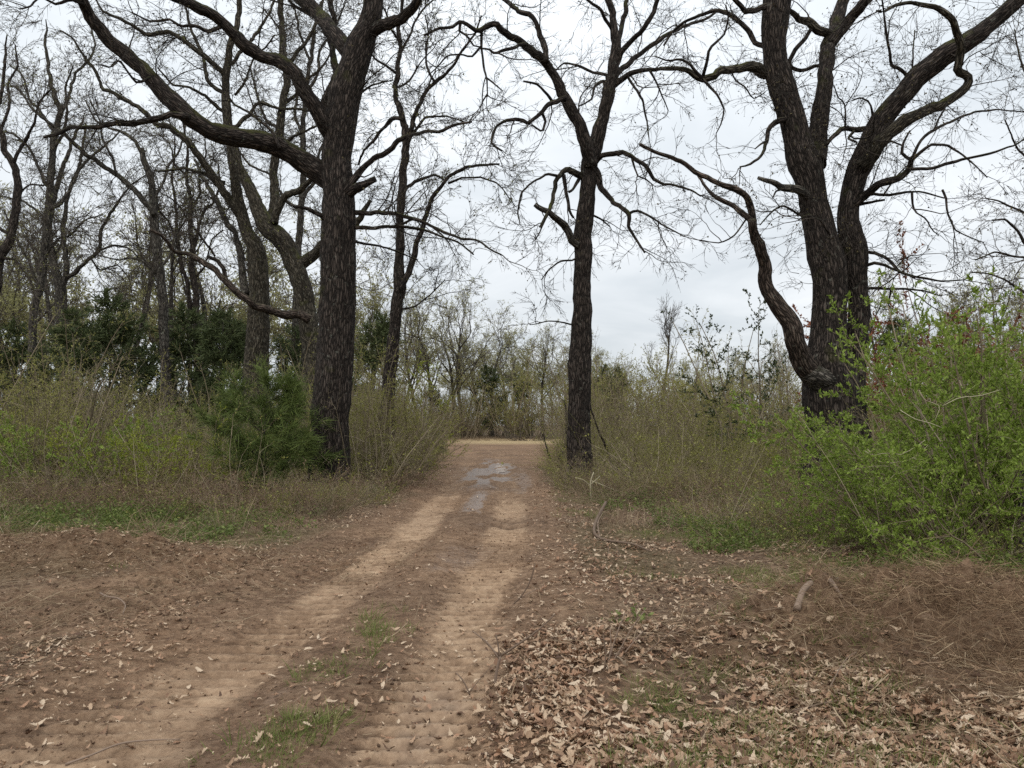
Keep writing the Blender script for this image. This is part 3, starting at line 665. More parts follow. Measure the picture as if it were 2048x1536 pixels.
limbsR = [
 ([(1634, 330), (1636, 285), (1640, 240), (1645, 205), (1649, 165), (1652, 137), (1656, 90), (1664, 66), (1676, 34), (1690, 0), (1700, -40)], dict(w=(40, 22), dd=1.6, z=.2, ext=2.5)),
 ([(1660, 90), (1680, 60), (1707, 27), (1734, -2), (1760, -30)], dict(z=1.2, w=(26, 19), dd=-.6, ext=2.5)),
 ([(1664, 70), (1648, 62), (1632, 57), (1622, 40), (1601, 37), (1582, 24), (1570, 10)], dict(z=1.2, w=(20, 10), dd=-.4, m=M_bark_moss, ext=.6)),
 ([(1622, 58), (1614, 70), (1601, 89), (1586, 110), (1578, 126), (1588, 138), (1606, 140), (1632, 130), (1648, 132)], dict(z=.9, w=(9, 7), dd=.4)),
 ([(1722, 335), (1744, 314), (1758, 290), (1782, 263), (1820, 239), (1861, 219), (1895, 202), (1926, 181), (1937, 161), (1931, 147), (1918, 137), (1915, 116), (1917, 90), (1915, 65), (1898, 41), (1867, 17), (1826, 5), (1789, 14), (1768, 26), (1752, 22)], dict(w=(30, 5), dd=-1.4, m=M_bark_moss)),
 ([(1706, 410), (1724, 393), (1748, 369), (1779, 359), (1806, 352), (1820, 335), (1823, 318)], dict(w=(20, 10), dd=-1.0)),
 ([(1822, 320), (1804, 308), (1805, 288), (1820, 263)], dict(z=-1.0, w=(7, 4), dd=.2)),
 ([(1818, 338), (1840, 338), (1871, 335), (1902, 325), (1943, 314), (1991, 304), (2032, 290), (2060, 268)], dict(z=-1.0, w=(8, 3), dd=-1.0)),
 ([(1822, 322), (1837, 308), (1861, 290), (1895, 292), (1922, 308), (1950, 330), (1975, 355)], dict(z=-1.0, w=(7, 2.5), dd=-.6)),
 ([(1824, 318), (1840, 285), (1857, 267), (1895, 246), (1946, 226), (1991, 219), (2050, 224)], dict(z=-1.0, w=(7, 2.5), dd=.8)),
 ([(1760, 258), (1731, 256), (1710, 263), (1690, 260), (1670, 271), (1654, 292)], dict(z=.4, w=(14, 8), dd=-.8)),
 ([(1690, 260), (1691, 225), (1688, 205), (1676, 195), (1668, 172)], dict(z=-.1, w=(5, 2.5), dd=-.3)),
 ([(1708, 262), (1696, 278), (1712, 285)], dict(z=-.1, w=(6, 4), dd=-.3)),
 ([(1746, 240), (1743, 215), (1735, 202), (1718, 196), (1706, 200)], dict(z=.2, w=(6, 2.5), dd=-.5)),
 ([(1820, 165), (1808, 144), (1787, 132), (1781, 106), (1775, 80), (1768, 34), (1764, 0)], dict(z=.1, w=(8, 3), dd=-.7)),
 ([(1770, 215), (1790, 184), (1812, 172), (1822, 150), (1826, 110), (1830, 60)], dict(z=.2, w=(6, 2.5), dd=.6)),
 ([(1556, 148), (1526, 142), (1504, 134), (1485, 131), (1451, 141), (1428, 152), (1403, 157), (1379, 141), (1350, 138), (1322, 136)], dict(w=(24, 7), dd=-1.4, m=M_bark_moss)),
 ([(1406, 152), (1416, 122), (1420, 99), (1447, 72), (1457, 38), (1452, 10)], dict(z=-1.0, w=(8, 3), dd=-.5)),
 ([(1404, 156), (1380, 128), (1362, 118), (1338, 122), (1310, 112)], dict(z=-1.1, w=(7, 2.5), dd=-.4)),
 ([(1540, 98), (1512, 84), (1500, 62), (1475, 40), (1452, 26), (1433, 22), (1399, 31), (1369, 44), (1345, 64), (1328, 90)], dict(w=(12, 4), dd=1.3)),
 ([(1540, 12), (1522, 14), (1495, 24), (1482, 12), (1466, -4)], dict(w=(14, 8), dd=-.8, ext=1.2)),
 ([(1405, 158), (1422, 175), (1437, 191), (1449, 219), (1444, 245), (1432, 268)], dict(z=-1.1, w=(6, 2.5), dd=-.2)),
 ([(1462, 140), (1470, 160), (1490, 175), (1506, 198), (1530, 185)], dict(z=-.8, w=(4, 2), dd=.3)),
 ([(1572, 240), (1553, 243), (1541, 253), (1536, 280), (1528, 300), (1519, 314), (1498, 331), (1480, 334)], dict(w=(13, 3), dd=-1.0)),
 ([(1536, 280), (1520, 290), (1510, 298)], dict(z=-.6, w=(5, 2.5), dd=-.3)),
 ([(1622, 398), (1601, 386), (1567, 376), (1546, 362), (1515, 355)], dict(w=(20, 7), dd=-1.0, tw=0, m=M_bark_grey)),
 ([(1567, 378), (1552, 382), (1546, 394)], dict(z=-.7, w=(5, 3), dd=-.1, tw=0)),
 ([(1645, 768), (1622, 748), (1606, 727), (1594, 688), (1584, 654), (1567, 626), (1546, 599), (1534, 568), (1526, 534), (1520, 500), (1510, 461), (1505, 434)], dict(w=(48, 17), dd=-1.2, z=-.2, tw=0, m=M_bark_dead)),
 ([(1506, 440), (1498, 400), (1478, 379), (1440, 366), (1399, 349), (1369, 328), (1348, 319), (1316, 306), (1282, 289)], dict(z=-1.4, w=(16, 6), dd=-1.0, tw=0, m=M_bark_dead)),
 ([(1506, 446), (1495, 435), (1478, 420), (1461, 407), (1430, 392), (1410, 372), (1396, 352)], dict(z=-1.4, w=(14, 6), dd=.5, tw=0, m=M_bark_dead)),
 ([(1494, 436), (1470, 470), (1440, 486), (1400, 480)], dict(z=-1.4, w=(4, 2), dd=-.4)),
 ([(1720, 500), (1745, 506), (1768, 512), (1782, 522), (1800, 545), (1840, 556), (1880, 562), (1930, 560)], dict(z=.3, w=(8, 2.5), dd=-1.0)),
 ([(1722, 535), (1750, 527), (1775, 532), (1800, 545), (1830, 556)], dict(z=.3, w=(8, 3), dd=-1.2)),
 ([(1722, 578), (1760, 577), (1800, 578), (1850, 582), (1880, 592)], dict(z=.3, w=(7, 2.5), dd=.8)),
 ([(1716, 396), (1745, 386), (1780, 392), (1815, 384), (1848, 384), (1890, 396)], dict(z=.2, w=(8, 2.5), dd=-1.3)),
 ([(1714, 410), (1740, 404), (1768, 400)], dict(z=.2, w=(7, 4), dd=-.5, tw=0)),
 ([(1824, 386), (1826, 410), (1832, 425), (1852, 438), (1864, 460), (1878, 470)], dict(z=-.6, w=(5, 2), dd=-.5)),
 ([(1885, 380), (1893, 398), (1894, 415), (1902, 445), (1912, 463), (1940, 475), (1968, 485)], dict(z=-.9, w=(5, 2), dd=-.4)),
 ([(1630, 440), (1600, 430), (1570, 412), (1548, 420), (1520, 450)], dict(w=(6, 2.5), dd=-1.4)),
 ([(1660, 470), (1640, 440), (1618, 428), (1596, 440)], dict(z=-.4, w=(5, 2), dd=-1.2)),
]
b = at(1664, 985, dR)
tR, _ = build_tree('oak_tree', 'largest oak, at right, with two joined stems and a bare dead limb at left', (b[0], dR), dR, trunkR, limbsR, M_bark, .74, bud=M_bud, nbud=.55, trunk_shoots=40, droop=-.018)
# swollen collar of wood round the dead limb
g = Geo()
P, R = trace([(1650, 765, 60), (1630, 752, 52), (1612, 738, 40), (1604, 722, 31)], dR - .28, -.15)
add_tubes(g, P[None], R[None], 20, .3, cap=True)
link('limb_collar', g.mesh('limb_collar', M_bark_grey, np.array(tR.location)), tR)

# --- slender tree behind the left oak
dS = 24.0
trunkS = [([(770, 950, 36), (772, 900, 31), (775, 830, 28), (779, 770, 27), (785, 700, 25), (791, 640, 23), (796, 600, 24), (799, 570, 24), (799, 512, 18), (800, 444, 17), (805, 376, 17), (811, 308, 16), (812, 260, 14), (800, 222, 13), (792, 171, 11), (799, 103, 9.5), (797, 68, 8.5), (803, 30, 7), (808, -20, 6)], dict(ext=2))]
limbsS = [
 ([(800, 580), (814, 551), (828, 510), (831, 489), (848, 441), (862, 403), (889, 366), (910, 345), (930, 335), (968, 331), (999, 328)], dict(w=(14, 4), dd=-1)),
 ([(808, 378), (817, 373), (841, 359), (869, 349), (884, 356), (892, 364)], dict(w=(8, 4), dd=-.8)),
 ([(896, 367), (923, 357), (958, 355), (992, 364), (1016, 392), (1030, 412)], dict(z=-.5, w=(5, 2), dd=-.4)),
 ([(812, 275), (821, 260), (834, 222), (848, 188), (872, 164), (896, 147), (910, 123), (934, 89), (951, 66), (962, 30)], dict(w=(11, 3), dd=-1.5)),
 ([(870, 165), (855, 140), (852, 103), (858, 70), (850, 30)], dict(z=-.8, w=(5, 2.5), dd=.4)),
 ([(808, 240), (790, 236), (766, 256), (749, 280), (729, 301), (716, 330)], dict(w=(9, 4), dd=1.3)),
 ([(811, 300), (830, 262), (850, 236), (880, 232), (905, 236), (940, 248)], dict(w=(7, 2.5), dd=-1)),
 ([(800, 450), (830, 438), (858, 450), (885, 470), (900, 490)], dict(w=(6, 2.5), dd=-1)),
 ([(797, 175), (820, 160), (845, 120), (868, 96)], dict(w=(5, 2), dd=.6)),
 ([(797, 150), (775, 130), (752, 120), (735, 95), (726, 70)], dict(w=(6, 2.5), dd=-.6)),
 ([(799, 110), (820, 70), (830, 40), (856, 8), (880, -10)], dict(w=(6, 3), dd=.5)),
 ([(797, 80), (780, 50), (770, 20), (745, -10)], dict(w=(5, 3), dd=-.5)),
 ([(795, 620), (830, 612), (860, 590), (890, 560)], dict(w=(4, 2), dd=.5)),
]
b = at(770, 945, dS)
build_tree('slender_tree', 'slender forked tree standing in the brush just behind the thick left oak', (b[0], dS), dS, trunkS, limbsS, M_bark, 1.05, bud=M_budgreen, nbud=.55, trunk_shoots=8)

# --- mossy oak behind, two stems
dB = 29.0
trunkB = [
 ([(512, 860, 60), (512, 760, 50), (514, 690, 46), (517, 630, 42), (519, 575, 38), (515, 507, 34), (497, 470, 26), (487, 439, 24), (476, 400, 21), (469, 342, 21), (459, 273, 20), (455, 222, 18), (451, 171, 16), (456, 120, 14), (460, 89, 13), (474, 50, 11), (478, 0, 10), (480, -40, 8)], dict(ext=2)),
 ([(632, 860, 44), (628, 760, 40), (622, 690, 37), (614, 634, 38), (605, 575, 38), (587, 526, 38), (569, 487, 38), (536, 454, 36), (516, 419, 30), (507, 396, 26), (493, 365, 22), (476, 330, 18), (470, 290, 14)], dict(z=-1.5, dd=1.0, m=M_bark_moss)),
]
limbsB = [
 ([(506, 492), (495, 468), (476, 425), (462, 405), (444, 380), (420, 345), (403, 318), (376, 286), (342, 253), (314, 249), (290, 225), (260, 205), (232, 191), (205, 174), (191, 144), (171, 116), (147, 79), (120, 60)], dict(w=(20, 3), dd=-2)),
 ([(490, 590), (487, 565), (482, 517), (472, 468), (456, 450), (437, 409), (421, 380), (404, 352), (390, 320)], dict(w=(17, 6), dd=1.2, m=M_bark_grey)),
 ([(540, 452), (545, 425), (550, 390), (548, 342), (556, 290), (562, 222), (574, 164), (568, 110), (564, 68), (560, 0), (556, -40)], dict(w=(20, 11), dd=1.5, ext=2)),
 ([(548, 446), (556, 415), (573, 392), (605, 378), (625, 360), (650, 352)], dict(z=-1, w=(18, 10), dd=-1, m=M_bark_moss)),
 ([(593, 536), (632, 505), (650, 487), (690, 470), (720, 440), (740, 400)], dict(z=-.6, w=(26, 8), dd=-1, m=M_bark_moss)),
 ([(452, 160), (444, 143), (420, 123), (393, 99), (362, 75), (335, 62), (290, 68), (260, 48), (205, 20), (190, -4)], dict(w=(13, 4), dd=-1.5)),
 ([(455, 190), (430, 175), (412, 150), (403, 103), (382, 60), (372, 20), (366, -10)], dict(w=(9, 4), dd=1.2, ext=1)),
 ([(456, 230), (432, 210), (408, 190), (380, 175), (345, 168), (318, 140)], dict(w=(8, 3), dd=-.9)),
 ([(450, 366), (434, 362), (403, 345), (373, 337), (340, 340), (311, 342)], dict(w=(10, 4), dd=-1)),
 ([(462, 254), (472, 253), (492, 236), (506, 212), (520, 205), (560, 217), (600, 217), (640, 226)], dict(w=(9, 4), dd=.6, m=M_bark_moss)),
 ([(462, 130), (478, 110), (500, 82), (520, 60), (540, 20), (556, -20)], dict(w=(8, 4), dd=1, ext=1)),
 ([(470, 190), (490, 165), (505, 120), (530, 96), (550, 70)], dict(w=(6, 3), dd=-.8)),
 ([(562, 215), (590, 190), (612, 160), (640, 140), (660, 110)], dict(z=1, w=(8, 3.5), dd=-.6)),
 ([(570, 130), (596, 104), (620, 70), (640, 30), (648, -10)], dict(z=1.2, w=(9, 5), dd=.4, ext=1)),
 ([(555, 300), (584, 276), (610, 262), (640, 250)], dict(z=.8, w=(8, 4), dd=-.6)),
 ([(620, 640), (600, 628), (574, 630), (547, 622), (506, 609), (475, 585), (441, 551), (407, 527), (373, 507), (349, 500), (328, 475), (301, 461)], dict(z=-2.2, w=(19, 6), dd=-2.2, m=M_bark_dead, tw=0)),
 ([(452, 560), (446, 534), (432, 520), (416, 514)], dict(z=-3.4, w=(11, 7), dd=-.2, m=M_bark, tw=0)),
]
b = at(512, 860, dB)
build_tree('mossy_oak', 'mossy twin stemmed oak in the thicket behind the left oak, with a reddish dead bough', (b[0], dB), dB, trunkB, limbsB, M_bark_moss, .95, twig=M_twig, bud=M_budgreen, nbud=.4, tl=1.15, trunk_shoots=10, lv3=5.5)

# --- further trees of the left wood
def simple_tree(name, label, bx, d, trunk, limbs, dens=1.22, bark=M_bark_grey, bud=M_budgreen, nbud=.6, tl=1.2, lv3=4.5, **k):
    b_ = at(bx, 845, d)
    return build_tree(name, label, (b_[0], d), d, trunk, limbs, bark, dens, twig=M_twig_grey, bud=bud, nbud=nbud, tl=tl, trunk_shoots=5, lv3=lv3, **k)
simple_tree('leaning_tree', 'grey tree in the left wood with one long leaning stem and one snapped stem', 335, 33.0,
 [([(335, 880, 24), (332, 760, 20), (328, 671, 19), (325, 585, 18), (318, 534, 18), (311, 461, 17), (308, 427, 17), (306, 393, 14), (301, 359, 13), (290, 325, 12), (284, 297, 9)], {})],
 [([(309, 430), (297, 410), (267, 379), (232, 349), (198, 325), (164, 301), (130, 270), (89, 239), (60, 210), (40, 180), (20, 172)], dict(w=(13, 4), dd=-2)),
  ([(292, 330), (276, 290), (253, 267), (219, 256), (190, 240), (170, 200)], dict(w=(8, 3), dd=1)),
  ([(318, 540), (345, 500), (352, 470), (372, 440), (380, 400)], dict(w=(6, 2.5), dd=1)),
  ([(305, 400), (325, 370), (338, 330), (360, 300), (372, 250)], dict(w=(7, 3), dd=1)),
  ([(232, 350), (225, 310), (205, 280), (200, 240), (180, 200)], dict(z=-.6, w=(6, 3), dd=-.5)),
  ([(320, 560), (290, 525), (262, 515), (235, 520), (200, 512)], dict(w=(5, 2.5), dd=-1))])
simple_tree('grey_tree', 'tall grey tree with upright stems left of the dark cedars at far left', 64, 36.0,
 [([(60, 880, 20), (64, 720, 17), (68, 620, 15), (82, 568, 15), (88, 506, 15), (96, 427, 15), (103, 342, 14), (109, 273, 13), (120, 222, 11), (108, 188, 9), (96, 137, 7), (90, 80, 5)], dict(ext=1.0))],
 [([(98, 420), (120, 405), (137, 385), (160, 340), (180, 315), (212, 290), (240, 262)], dict(w=(9, 3), dd=1)),
  ([(100, 380), (80, 340), (62, 300), (30, 270), (0, 262)], dict(w=(8, 3), dd=-1)),
  ([(118, 230), (140, 190), (150, 150), (178, 120), (190, 90), (180, 50)], dict(w=(8, 3), dd=1)),
  ([(105, 300), (126, 270), (135, 220), (130, 180), (146, 130)], dict(w=(7, 3), dd=-.8)),
  ([(110, 265), (85, 230), (60, 200), (44, 150), (20, 130)], dict(w=(7, 3), dd=1)),
  ([(94, 440), (60, 410), (40, 400), (0, 392)], dict(w=(6, 2.5), dd=.5)),
  ([(86, 520), (112, 480), (140, 470), (170, 440), (205, 430)], dict(w=(6, 2.5), dd=-.6))], tl=1.25)
simple_tree('forked_tree', 'grey tree rising from behind the left cedar and forking into two low stems', 124, 40.0,
 [([(124, 900, 26), (124, 700, 23), (123, 620, 22), (122, 585, 21), (113, 551, 17), (104, 510, 15), (98, 460, 12), (108, 400, 10), (128, 330, 8), (150, 270, 6)], dict(ext=1))],
 [([(122, 595), (133, 540), (130, 500), (126, 450), (140, 380), (160, 320), (172, 250)], dict(w=(13, 4), dd=1)),
  ([(134, 555), (150, 545), (171, 524), (198, 502), (205, 450), (239, 400), (262, 370), (292, 350)], dict(w=(9, 3), dd=-1)),
  ([(198, 500), (230, 490), (262, 500), (300, 540)], dict(z=-.6, w=(5, 2.5), dd=.5)),
  ([(120, 600), (80, 575), (55, 520), (30, 470), (8, 420)], dict(w=(8, 3), dd=1)),
  ([(180, 515), (200, 540), (236, 530), (260, 560)], dict(z=-.6, w=(4, 2), dd=.5))], tl=1.35)
simple_tree('crooked_tree', 'crooked dark trunk cut by the left edge of the picture', 0, 27.0,
 [([(-40, 900, 26), (-26, 720, 22), (-12, 600, 19), (0, 520, 18), (20, 478, 17), (31, 427, 16), (34, 376, 15), (31, 342, 14), (14, 308, 12), (3, 273, 11), (-4, 230, 9), (6, 170, 7)], dict(ext=2))],
 [([(28, 325), (38, 300), (51, 277), (68, 246), (78, 205), (100, 180)], dict(w=(8, 3), dd=-1)),
  ([(2, 260), (20, 215), (16, 170), (36, 130), (30, 90)], dict(w=(7, 3), dd=1)),
  ([(34, 390), (60, 370), (92, 370), (120, 350)], dict(w=(5, 2), dd=.6)),
  ([(20, 470), (-20, 440), (-60, 400), (-110, 380)], dict(w=(8, 3), dd=.6)),
  ([(2, 515), (30, 520), (60, 560), (80, 620)], dict(w=(6, 2.5), dd=-.6))], tl=1.0, bark=M_bark)
simple_tree('twin_tree', 'pair of thin dark stems between the leaning grey tree and the mossy oak', 385, 41.0,
 [([(396, 880, 16), (393, 700, 14), (392, 587, 13), (384, 536, 12), (384, 489, 11), (380, 440, 9), (383, 400, 8), (372, 350, 7), (376, 300, 5), (366, 240, 4)], dict(ext=1)),
  ([(382, 880, 12), (380, 700, 10), (378, 587, 9), (366, 536, 8), (353, 478, 7), (352, 419, 6), (344, 360, 5), (350, 300, 4)], dict(ext=1))],
 [([(385, 500), (396, 468), (402, 439), (410, 418), (427, 405), (440, 370), (436, 330)], dict(w=(8, 3), dd=1)),
  ([(430, 512), (414, 490), (398, 468), (375, 440), (357, 409), (330, 390)], dict(z=.4, w=(5, 2.5), dd=-.4)),
  ([(353, 480), (336, 440), (318, 420), (312, 380)], dict(w=(5, 2.5), dd=-.7)),
  ([(383, 420), (400, 390), (398, 350), (412, 310), (408, 260)], dict(w=(5, 2.5), dd=.6)),
  ([(372, 350), (350, 330), (340, 290), (318, 270)], dict(w=(5, 2.5), dd=.6)),
  ([(388, 560), (410, 530), (424, 480), (446, 460)], dict(w=(5, 2.5), dd=-.6))], tl=1.4, bark=M_bark)
simple_tree('upright_tree', 'slim upright tree seen between the limbs above the mossy oak', 440, 38.0,
 [([(600, 900, 20), (596, 760, 18), (592, 640, 16), (596, 520, 14), (602, 420, 13), (608, 340, 12), (606, 260, 11), (612, 180, 9), (624, 100, 8), (634, 30, 6)], dict(ext=2))],
 [([(604, 400), (630, 360), (640, 300), (662, 260), (690, 230)], dict(w=(8, 3), dd=1)),
  ([(606, 340), (580, 310), (560, 260), (532, 240), (512, 180), (500, 130)], dict(w=(8, 3), dd=1)),
  ([(606, 270), (590, 230), (596, 180), (570, 130), (560, 60), (530, 20)], dict(w=(7, 3), dd=-1)),
  ([(612, 190), (636, 150), (640, 100), (668, 60), (690, 10)], dict(w=(7, 3), dd=1)),
  ([(602, 420), (570, 400), (540, 350), (500, 330), (470, 290)], dict(w=(7, 3), dd=-1)),
  ([(620, 120), (600, 70), (590, 20), (570, -20)], dict(w=(6, 3), dd=.6))], tl=1.35)
# a budding tree whose boughs come in from beyond the right edge
simple_tree('budding_tree', 'budding tree at right edge whose thin boughs reach in above the rust coloured tree', 2110, 24.0,
 [([(2200, 900, 26), (2190, 760, 24), (2180, 640, 22), (2170, 520, 20), (2176, 400, 18), (2190, 300, 15), (2200, 200, 12)], dict(ext=2))],
 [([(2172, 600), (2110, 540), (2060, 500), (2036, 462), (2010, 440), (1984, 440)], dict(w=(12, 3), dd=-1)),
  ([(2175, 520), (2110, 450), (2060, 430), (2030, 416), (1990, 400), (1970, 396)], dict(w=(9, 2.5), dd=1)),
  ([(2180, 660), (2120, 590), (2060, 520), (2030, 512), (1990, 504), (1950, 520)], dict(w=(9, 2.5), dd=-1)),
  ([(2178, 430), (2110, 350), (2060, 320), (2036, 300), (2010, 240)], dict(w=(8, 2.5), dd=-1)),
  ([(2185, 690), (2110, 620), (2060, 590), (2010, 560), (1980, 548), (1940, 545)], dict(w=(8, 2.5), dd=1)),
  ([(2185, 360), (2120, 260), (2070, 190), (2040, 120), (2030, 60)], dict(w=(9, 2.5), dd=.8))], tl=1.0, dens=1.1, nbud=1.0, bud=M_bud, bark=M_bark)

# ------------------------------------------------------------------ grown trees for the far wood
def grown_tree(name, label, cat, h, spread, seed, bark, twig, leafm=None, nleaf=0, group=None, loc=(0, 0, 0), upr=0.10, dens=1.0, fork=.35, lsize=.16, rminb=.017):
    global rng
    keep = rng; rng = np.random.default_rng(seed)
    t = thing(name, label, cat, loc, group)
    P0 = grow(np.array([[0, 0, -.2]]), np.array([[rng.uniform(-.1, .1), rng.uniform(-.1, .1), 1]]), [h * .72], 10, .07, .05)
    R0 = taper([h * .016], 10, .3); R0[0, 0] *= 1.3
    P1, R1 = children(P0, R0, 11.5 / (h * .72), fork, .98, (28, 62), (spread * .55, spread * 1.05), 10, .13, upr * .5, rf=.017, rmin=.02, up=.25, tips=2, shrink=.35)
    g = Geo(); add_tubes(g, P0, R0, 8); add_tubes(g, P1, R1, 5)
    link('trunk', g.mesh('trunk', bark), t)
    P2, R2 = children(P1, R1, 1.5 * dens, .15, 1, (25, 60), (spread * .22, spread * .6), 7, .16, upr * .3, rf=.011, rmin=.02, tips=2)
    P3, R3 = children(P2, R2, 2.4 * dens, .1, 1, (25, 60), (.4, 1.3), 5, .17, upr * .2, rf=.008, rmin=rminb, tips=2)
    g = Geo(); add_tubes(g, P2, R2, 3); add_tubes(g, P3, R3, 3)
    P4, R4 = children(P3, R3, 2.4 * dens, .2, 1, (25, 60), (.2, .6), 3, .17, upr * .2, rf=.008, rmin=rminb * .8, tips=1)
    add_tubes(g, P4, R4, 3)
    link('crown', g.mesh('crown', twig), t, kind='stuff')
    if nleaf:
        i = rng.integers(0, len(P4), nleaf); p = P4[i, rng.integers(1, 3, nleaf)] + rng.normal(size=(nleaf, 3)) * .08
        g = Geo(); leafquads(g, p, rng.normal(size=(nleaf, 3)), rng.uniform(.6, 1.3, nleaf) * lsize, .7)
        link('foliage', g.mesh('foliage', leafm), t, kind='stuff')
    rng = keep
    return t


G_FAR = 'bare and budding trees in the far treeline'
far_protos = [
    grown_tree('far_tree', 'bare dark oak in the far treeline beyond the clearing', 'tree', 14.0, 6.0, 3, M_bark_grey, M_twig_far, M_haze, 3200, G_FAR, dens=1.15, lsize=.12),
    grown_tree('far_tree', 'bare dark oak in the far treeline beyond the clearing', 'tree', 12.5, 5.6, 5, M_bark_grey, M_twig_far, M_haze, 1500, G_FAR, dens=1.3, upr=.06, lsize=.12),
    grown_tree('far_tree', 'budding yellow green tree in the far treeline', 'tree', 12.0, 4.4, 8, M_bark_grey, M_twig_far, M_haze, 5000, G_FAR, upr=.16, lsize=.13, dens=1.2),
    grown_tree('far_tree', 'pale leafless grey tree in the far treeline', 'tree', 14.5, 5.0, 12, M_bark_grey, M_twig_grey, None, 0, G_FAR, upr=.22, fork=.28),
]
# (photo x of trunk, distance, height, proto)
FAR = [(770, 84, 15, 1), (842, 80, 15, 0), (905, 84, 15.2, 1), (960, 92, 14, 0), (1010, 100, 13.2, 1), (1062, 104, 12.5, 2), (1105, 92, 11.5, 2), (1150, 96, 12.5, 0), (1215, 98, 11.5, 2), (1250, 104, 10, 1),
       (1318, 74, 14.2, 3), (1392, 104, 11, 2), (1450, 96, 10.5, 1), (1512, 92, 10.5, 2), (1560, 88, 11, 0), (715, 86, 14, 2), (660, 76, 15, 0), (585, 70, 16, 2),
       (930, 108, 13, 2), (885, 112, 14, 2), (1030, 116, 13, 0),
       (-120, 50, 14, 2), (-40, 58, 16, 0), (30, 54, 13, 2), (92, 66, 17, 1), (160, 60, 14, 2), (215, 70, 16, 0), (262, 56, 13, 2), (330, 64, 15, 1), (372, 58, 13, 2), (440, 66, 16, 2), (495, 74, 16, 1), (548, 60, 13, 2),
       (60, 78, 15, 2), (190, 80, 15, 2), (300, 84, 16, 2), (410, 86, 15, 2),
       (1750, 62, 11, 1), (1795, 48, 11.5, 0), (1870, 70, 13, 2), (1935, 60, 12, 1), (1990, 66, 14, 2), (2050, 54, 12.5, 0), (2120, 60, 13, 2), (2200, 52, 13, 1), (1690, 76, 12, 2)]
FAR += [(800, 90, 16, 2), (860, 76, 14.6, 1), (925, 78, 15.2, 0), (985, 84, 14.4, 1), (1040, 88, 13.4, 2), (740, 74, 15, 1), (1085, 84, 12.2, 0), (1130, 86, 12, 1), (690, 66, 14, 2), (1180, 108, 12, 0),
       (-70, 44, 13, 2), (8, 48, 14, 1), (128, 47, 13, 3), (238, 47, 13, 3), (350, 46, 12.5, 3), (405, 54, 15, 1), (530, 55, 15, 3), (625, 58, 15, 1), (20, 66, 16, 3)]
used = set()
_h = [14.0, 12.5, 12.0, 14.5]
for px, d, hh, k in FAR:
    if px < 640 and d < 70: hh *= 1.22
    p = at(px, 845, d); loc = (p[0], d, gz(p[0], d)); rz = rng.uniform(0, 6.28); sc = hh / _h[k] * (1.0 if px != 1318 else .95)
    if k not in used:
        used.add(k); o = far_protos[k]; o.location = loc; o.rotation_euler = (0, 0, rz); o.scale = (sc,) * 3
    else: o = copy_thing(far_protos[k], loc, rz, sc)
    if px == 1318: o['label'] = 'tall pale leafless tree standing alone in the gap between middle and right oaks'; del o['group']
    elif px < 620 : o['label'] = {3: 'pale leafless tree deep in the wood behind the left thicket', 0: 'bare dark tree deep in the wood behind the left thicket', 1: 'bare dark tree deep in the wood behind the left thicket', 2: 'budding pale tree deep in the wood behind the left thicket'}[k]; o['group'] = 'trees deep in the left wood'
    elif px > 1680: o['label'] = {0: 'bare dark tree in the wood behind the right shrubs', 1: 'bare dark tree in the wood behind the right shrubs', 2: 'budding tree in the wood behind the right shrubs'}[k]; o['group'] = 'trees in the wood behind the right shrubs'

# ------------------------------------------------------------------ cedars
def cedar(name, label, h, spread, seed, fol, strand=(.12, .3), n=9000, droop=-.03, wid=.022, bare=.06, group=None, shape=1.0):
    global rng
    keep = rng; rng = np.random.default_rng(seed)
    t = thing(name, label, 'cedar', (0, 0, 0), group)
    P0 = grow(np.array([[0, 0, -.15]]), np.array([[.03, .02, 1.0]]), [h], 10, .035, .02); R0 = taper([h * .014], 10, .15)
    g = Geo(); add_tubes(g, P0, R0, 7)
    nb = int(26 + h * 7)
    tt = rng.uniform(bare, .99, nb); f = tt * 9; i = np.minimum(f.astype(int), 8); f = (f - i)[:, None]
    p = P0[0, i] * (1 - f) + P0[0, i + 1] * f
    a = rng.uniform(0, 6.28, nb); el = rng.uniform(.1, .6, nb) + tt * .5
    d = np.stack([np.cos(a) * np.cos(el), np.sin(a) * np.cos(el), np.sin(el)], -1)
    L = spread * (1 - tt ** 1.3 * .85) * rng.uniform(.55, 1.15, nb) * np.clip(.55 + tt * 1.5, 0, 1) ** shape
    P1 = grow(p, d, L, 7, .10, .01); R1 = taper(np.maximum(L * .012, .006), 7, .3)
    P2, R2 = children(P1, R1, 5.5, .15, 1, (25, 60), (spread * .15, spread * .42), 5, .12, 0.0, rmin=.004, tips=1)
    add_tubes(g, P1, R1, 4)
    link('trunk', g.mesh('trunk', M_bark_grey), t)
    g = Geo(); add_tubes(g, P2, R2, 3)
    link('branches', g.mesh('branches', M_brush), t, kind='stuff')
    i = rng.integers(0, len(P2), n); j = rng.integers(1, 5, n)
    base = P2[i, j] * .5 + P2[i, j - 1] * .5 + rng.normal(size=(n, 3)) * .03
    dr = unit(P2[i, j] - P2[i, j - 1]) + rng.normal(size=(n, 3)) * .55 + np.array([0, 0, .12])
    st = grow(base, dr, rng.uniform(*strand, n), 3, .12, droop)
    g = Geo(); ribbons(g, st, np.array([1, .8, .15])[None] * (wid * rng.uniform(.6, 1.3, n))[:, None])
    link('foliage', g.mesh('foliage', fol), t, kind='stuff')
    rng = keep
    return t
G_CED = 'dark cedars in the wood'
ced = [cedar('cedar_tree', 'dark green cedar standing in the left wood behind the brush', 6.5, 2.3, 21, M_cedar, n=9000, wid=.04, group=G_CED),
       cedar('cedar_tree', 'dark green cedar standing in the left wood behind the brush', 5.2, 2.5, 22, M_cedar, n=9000, wid=.04, group=G_CED)]
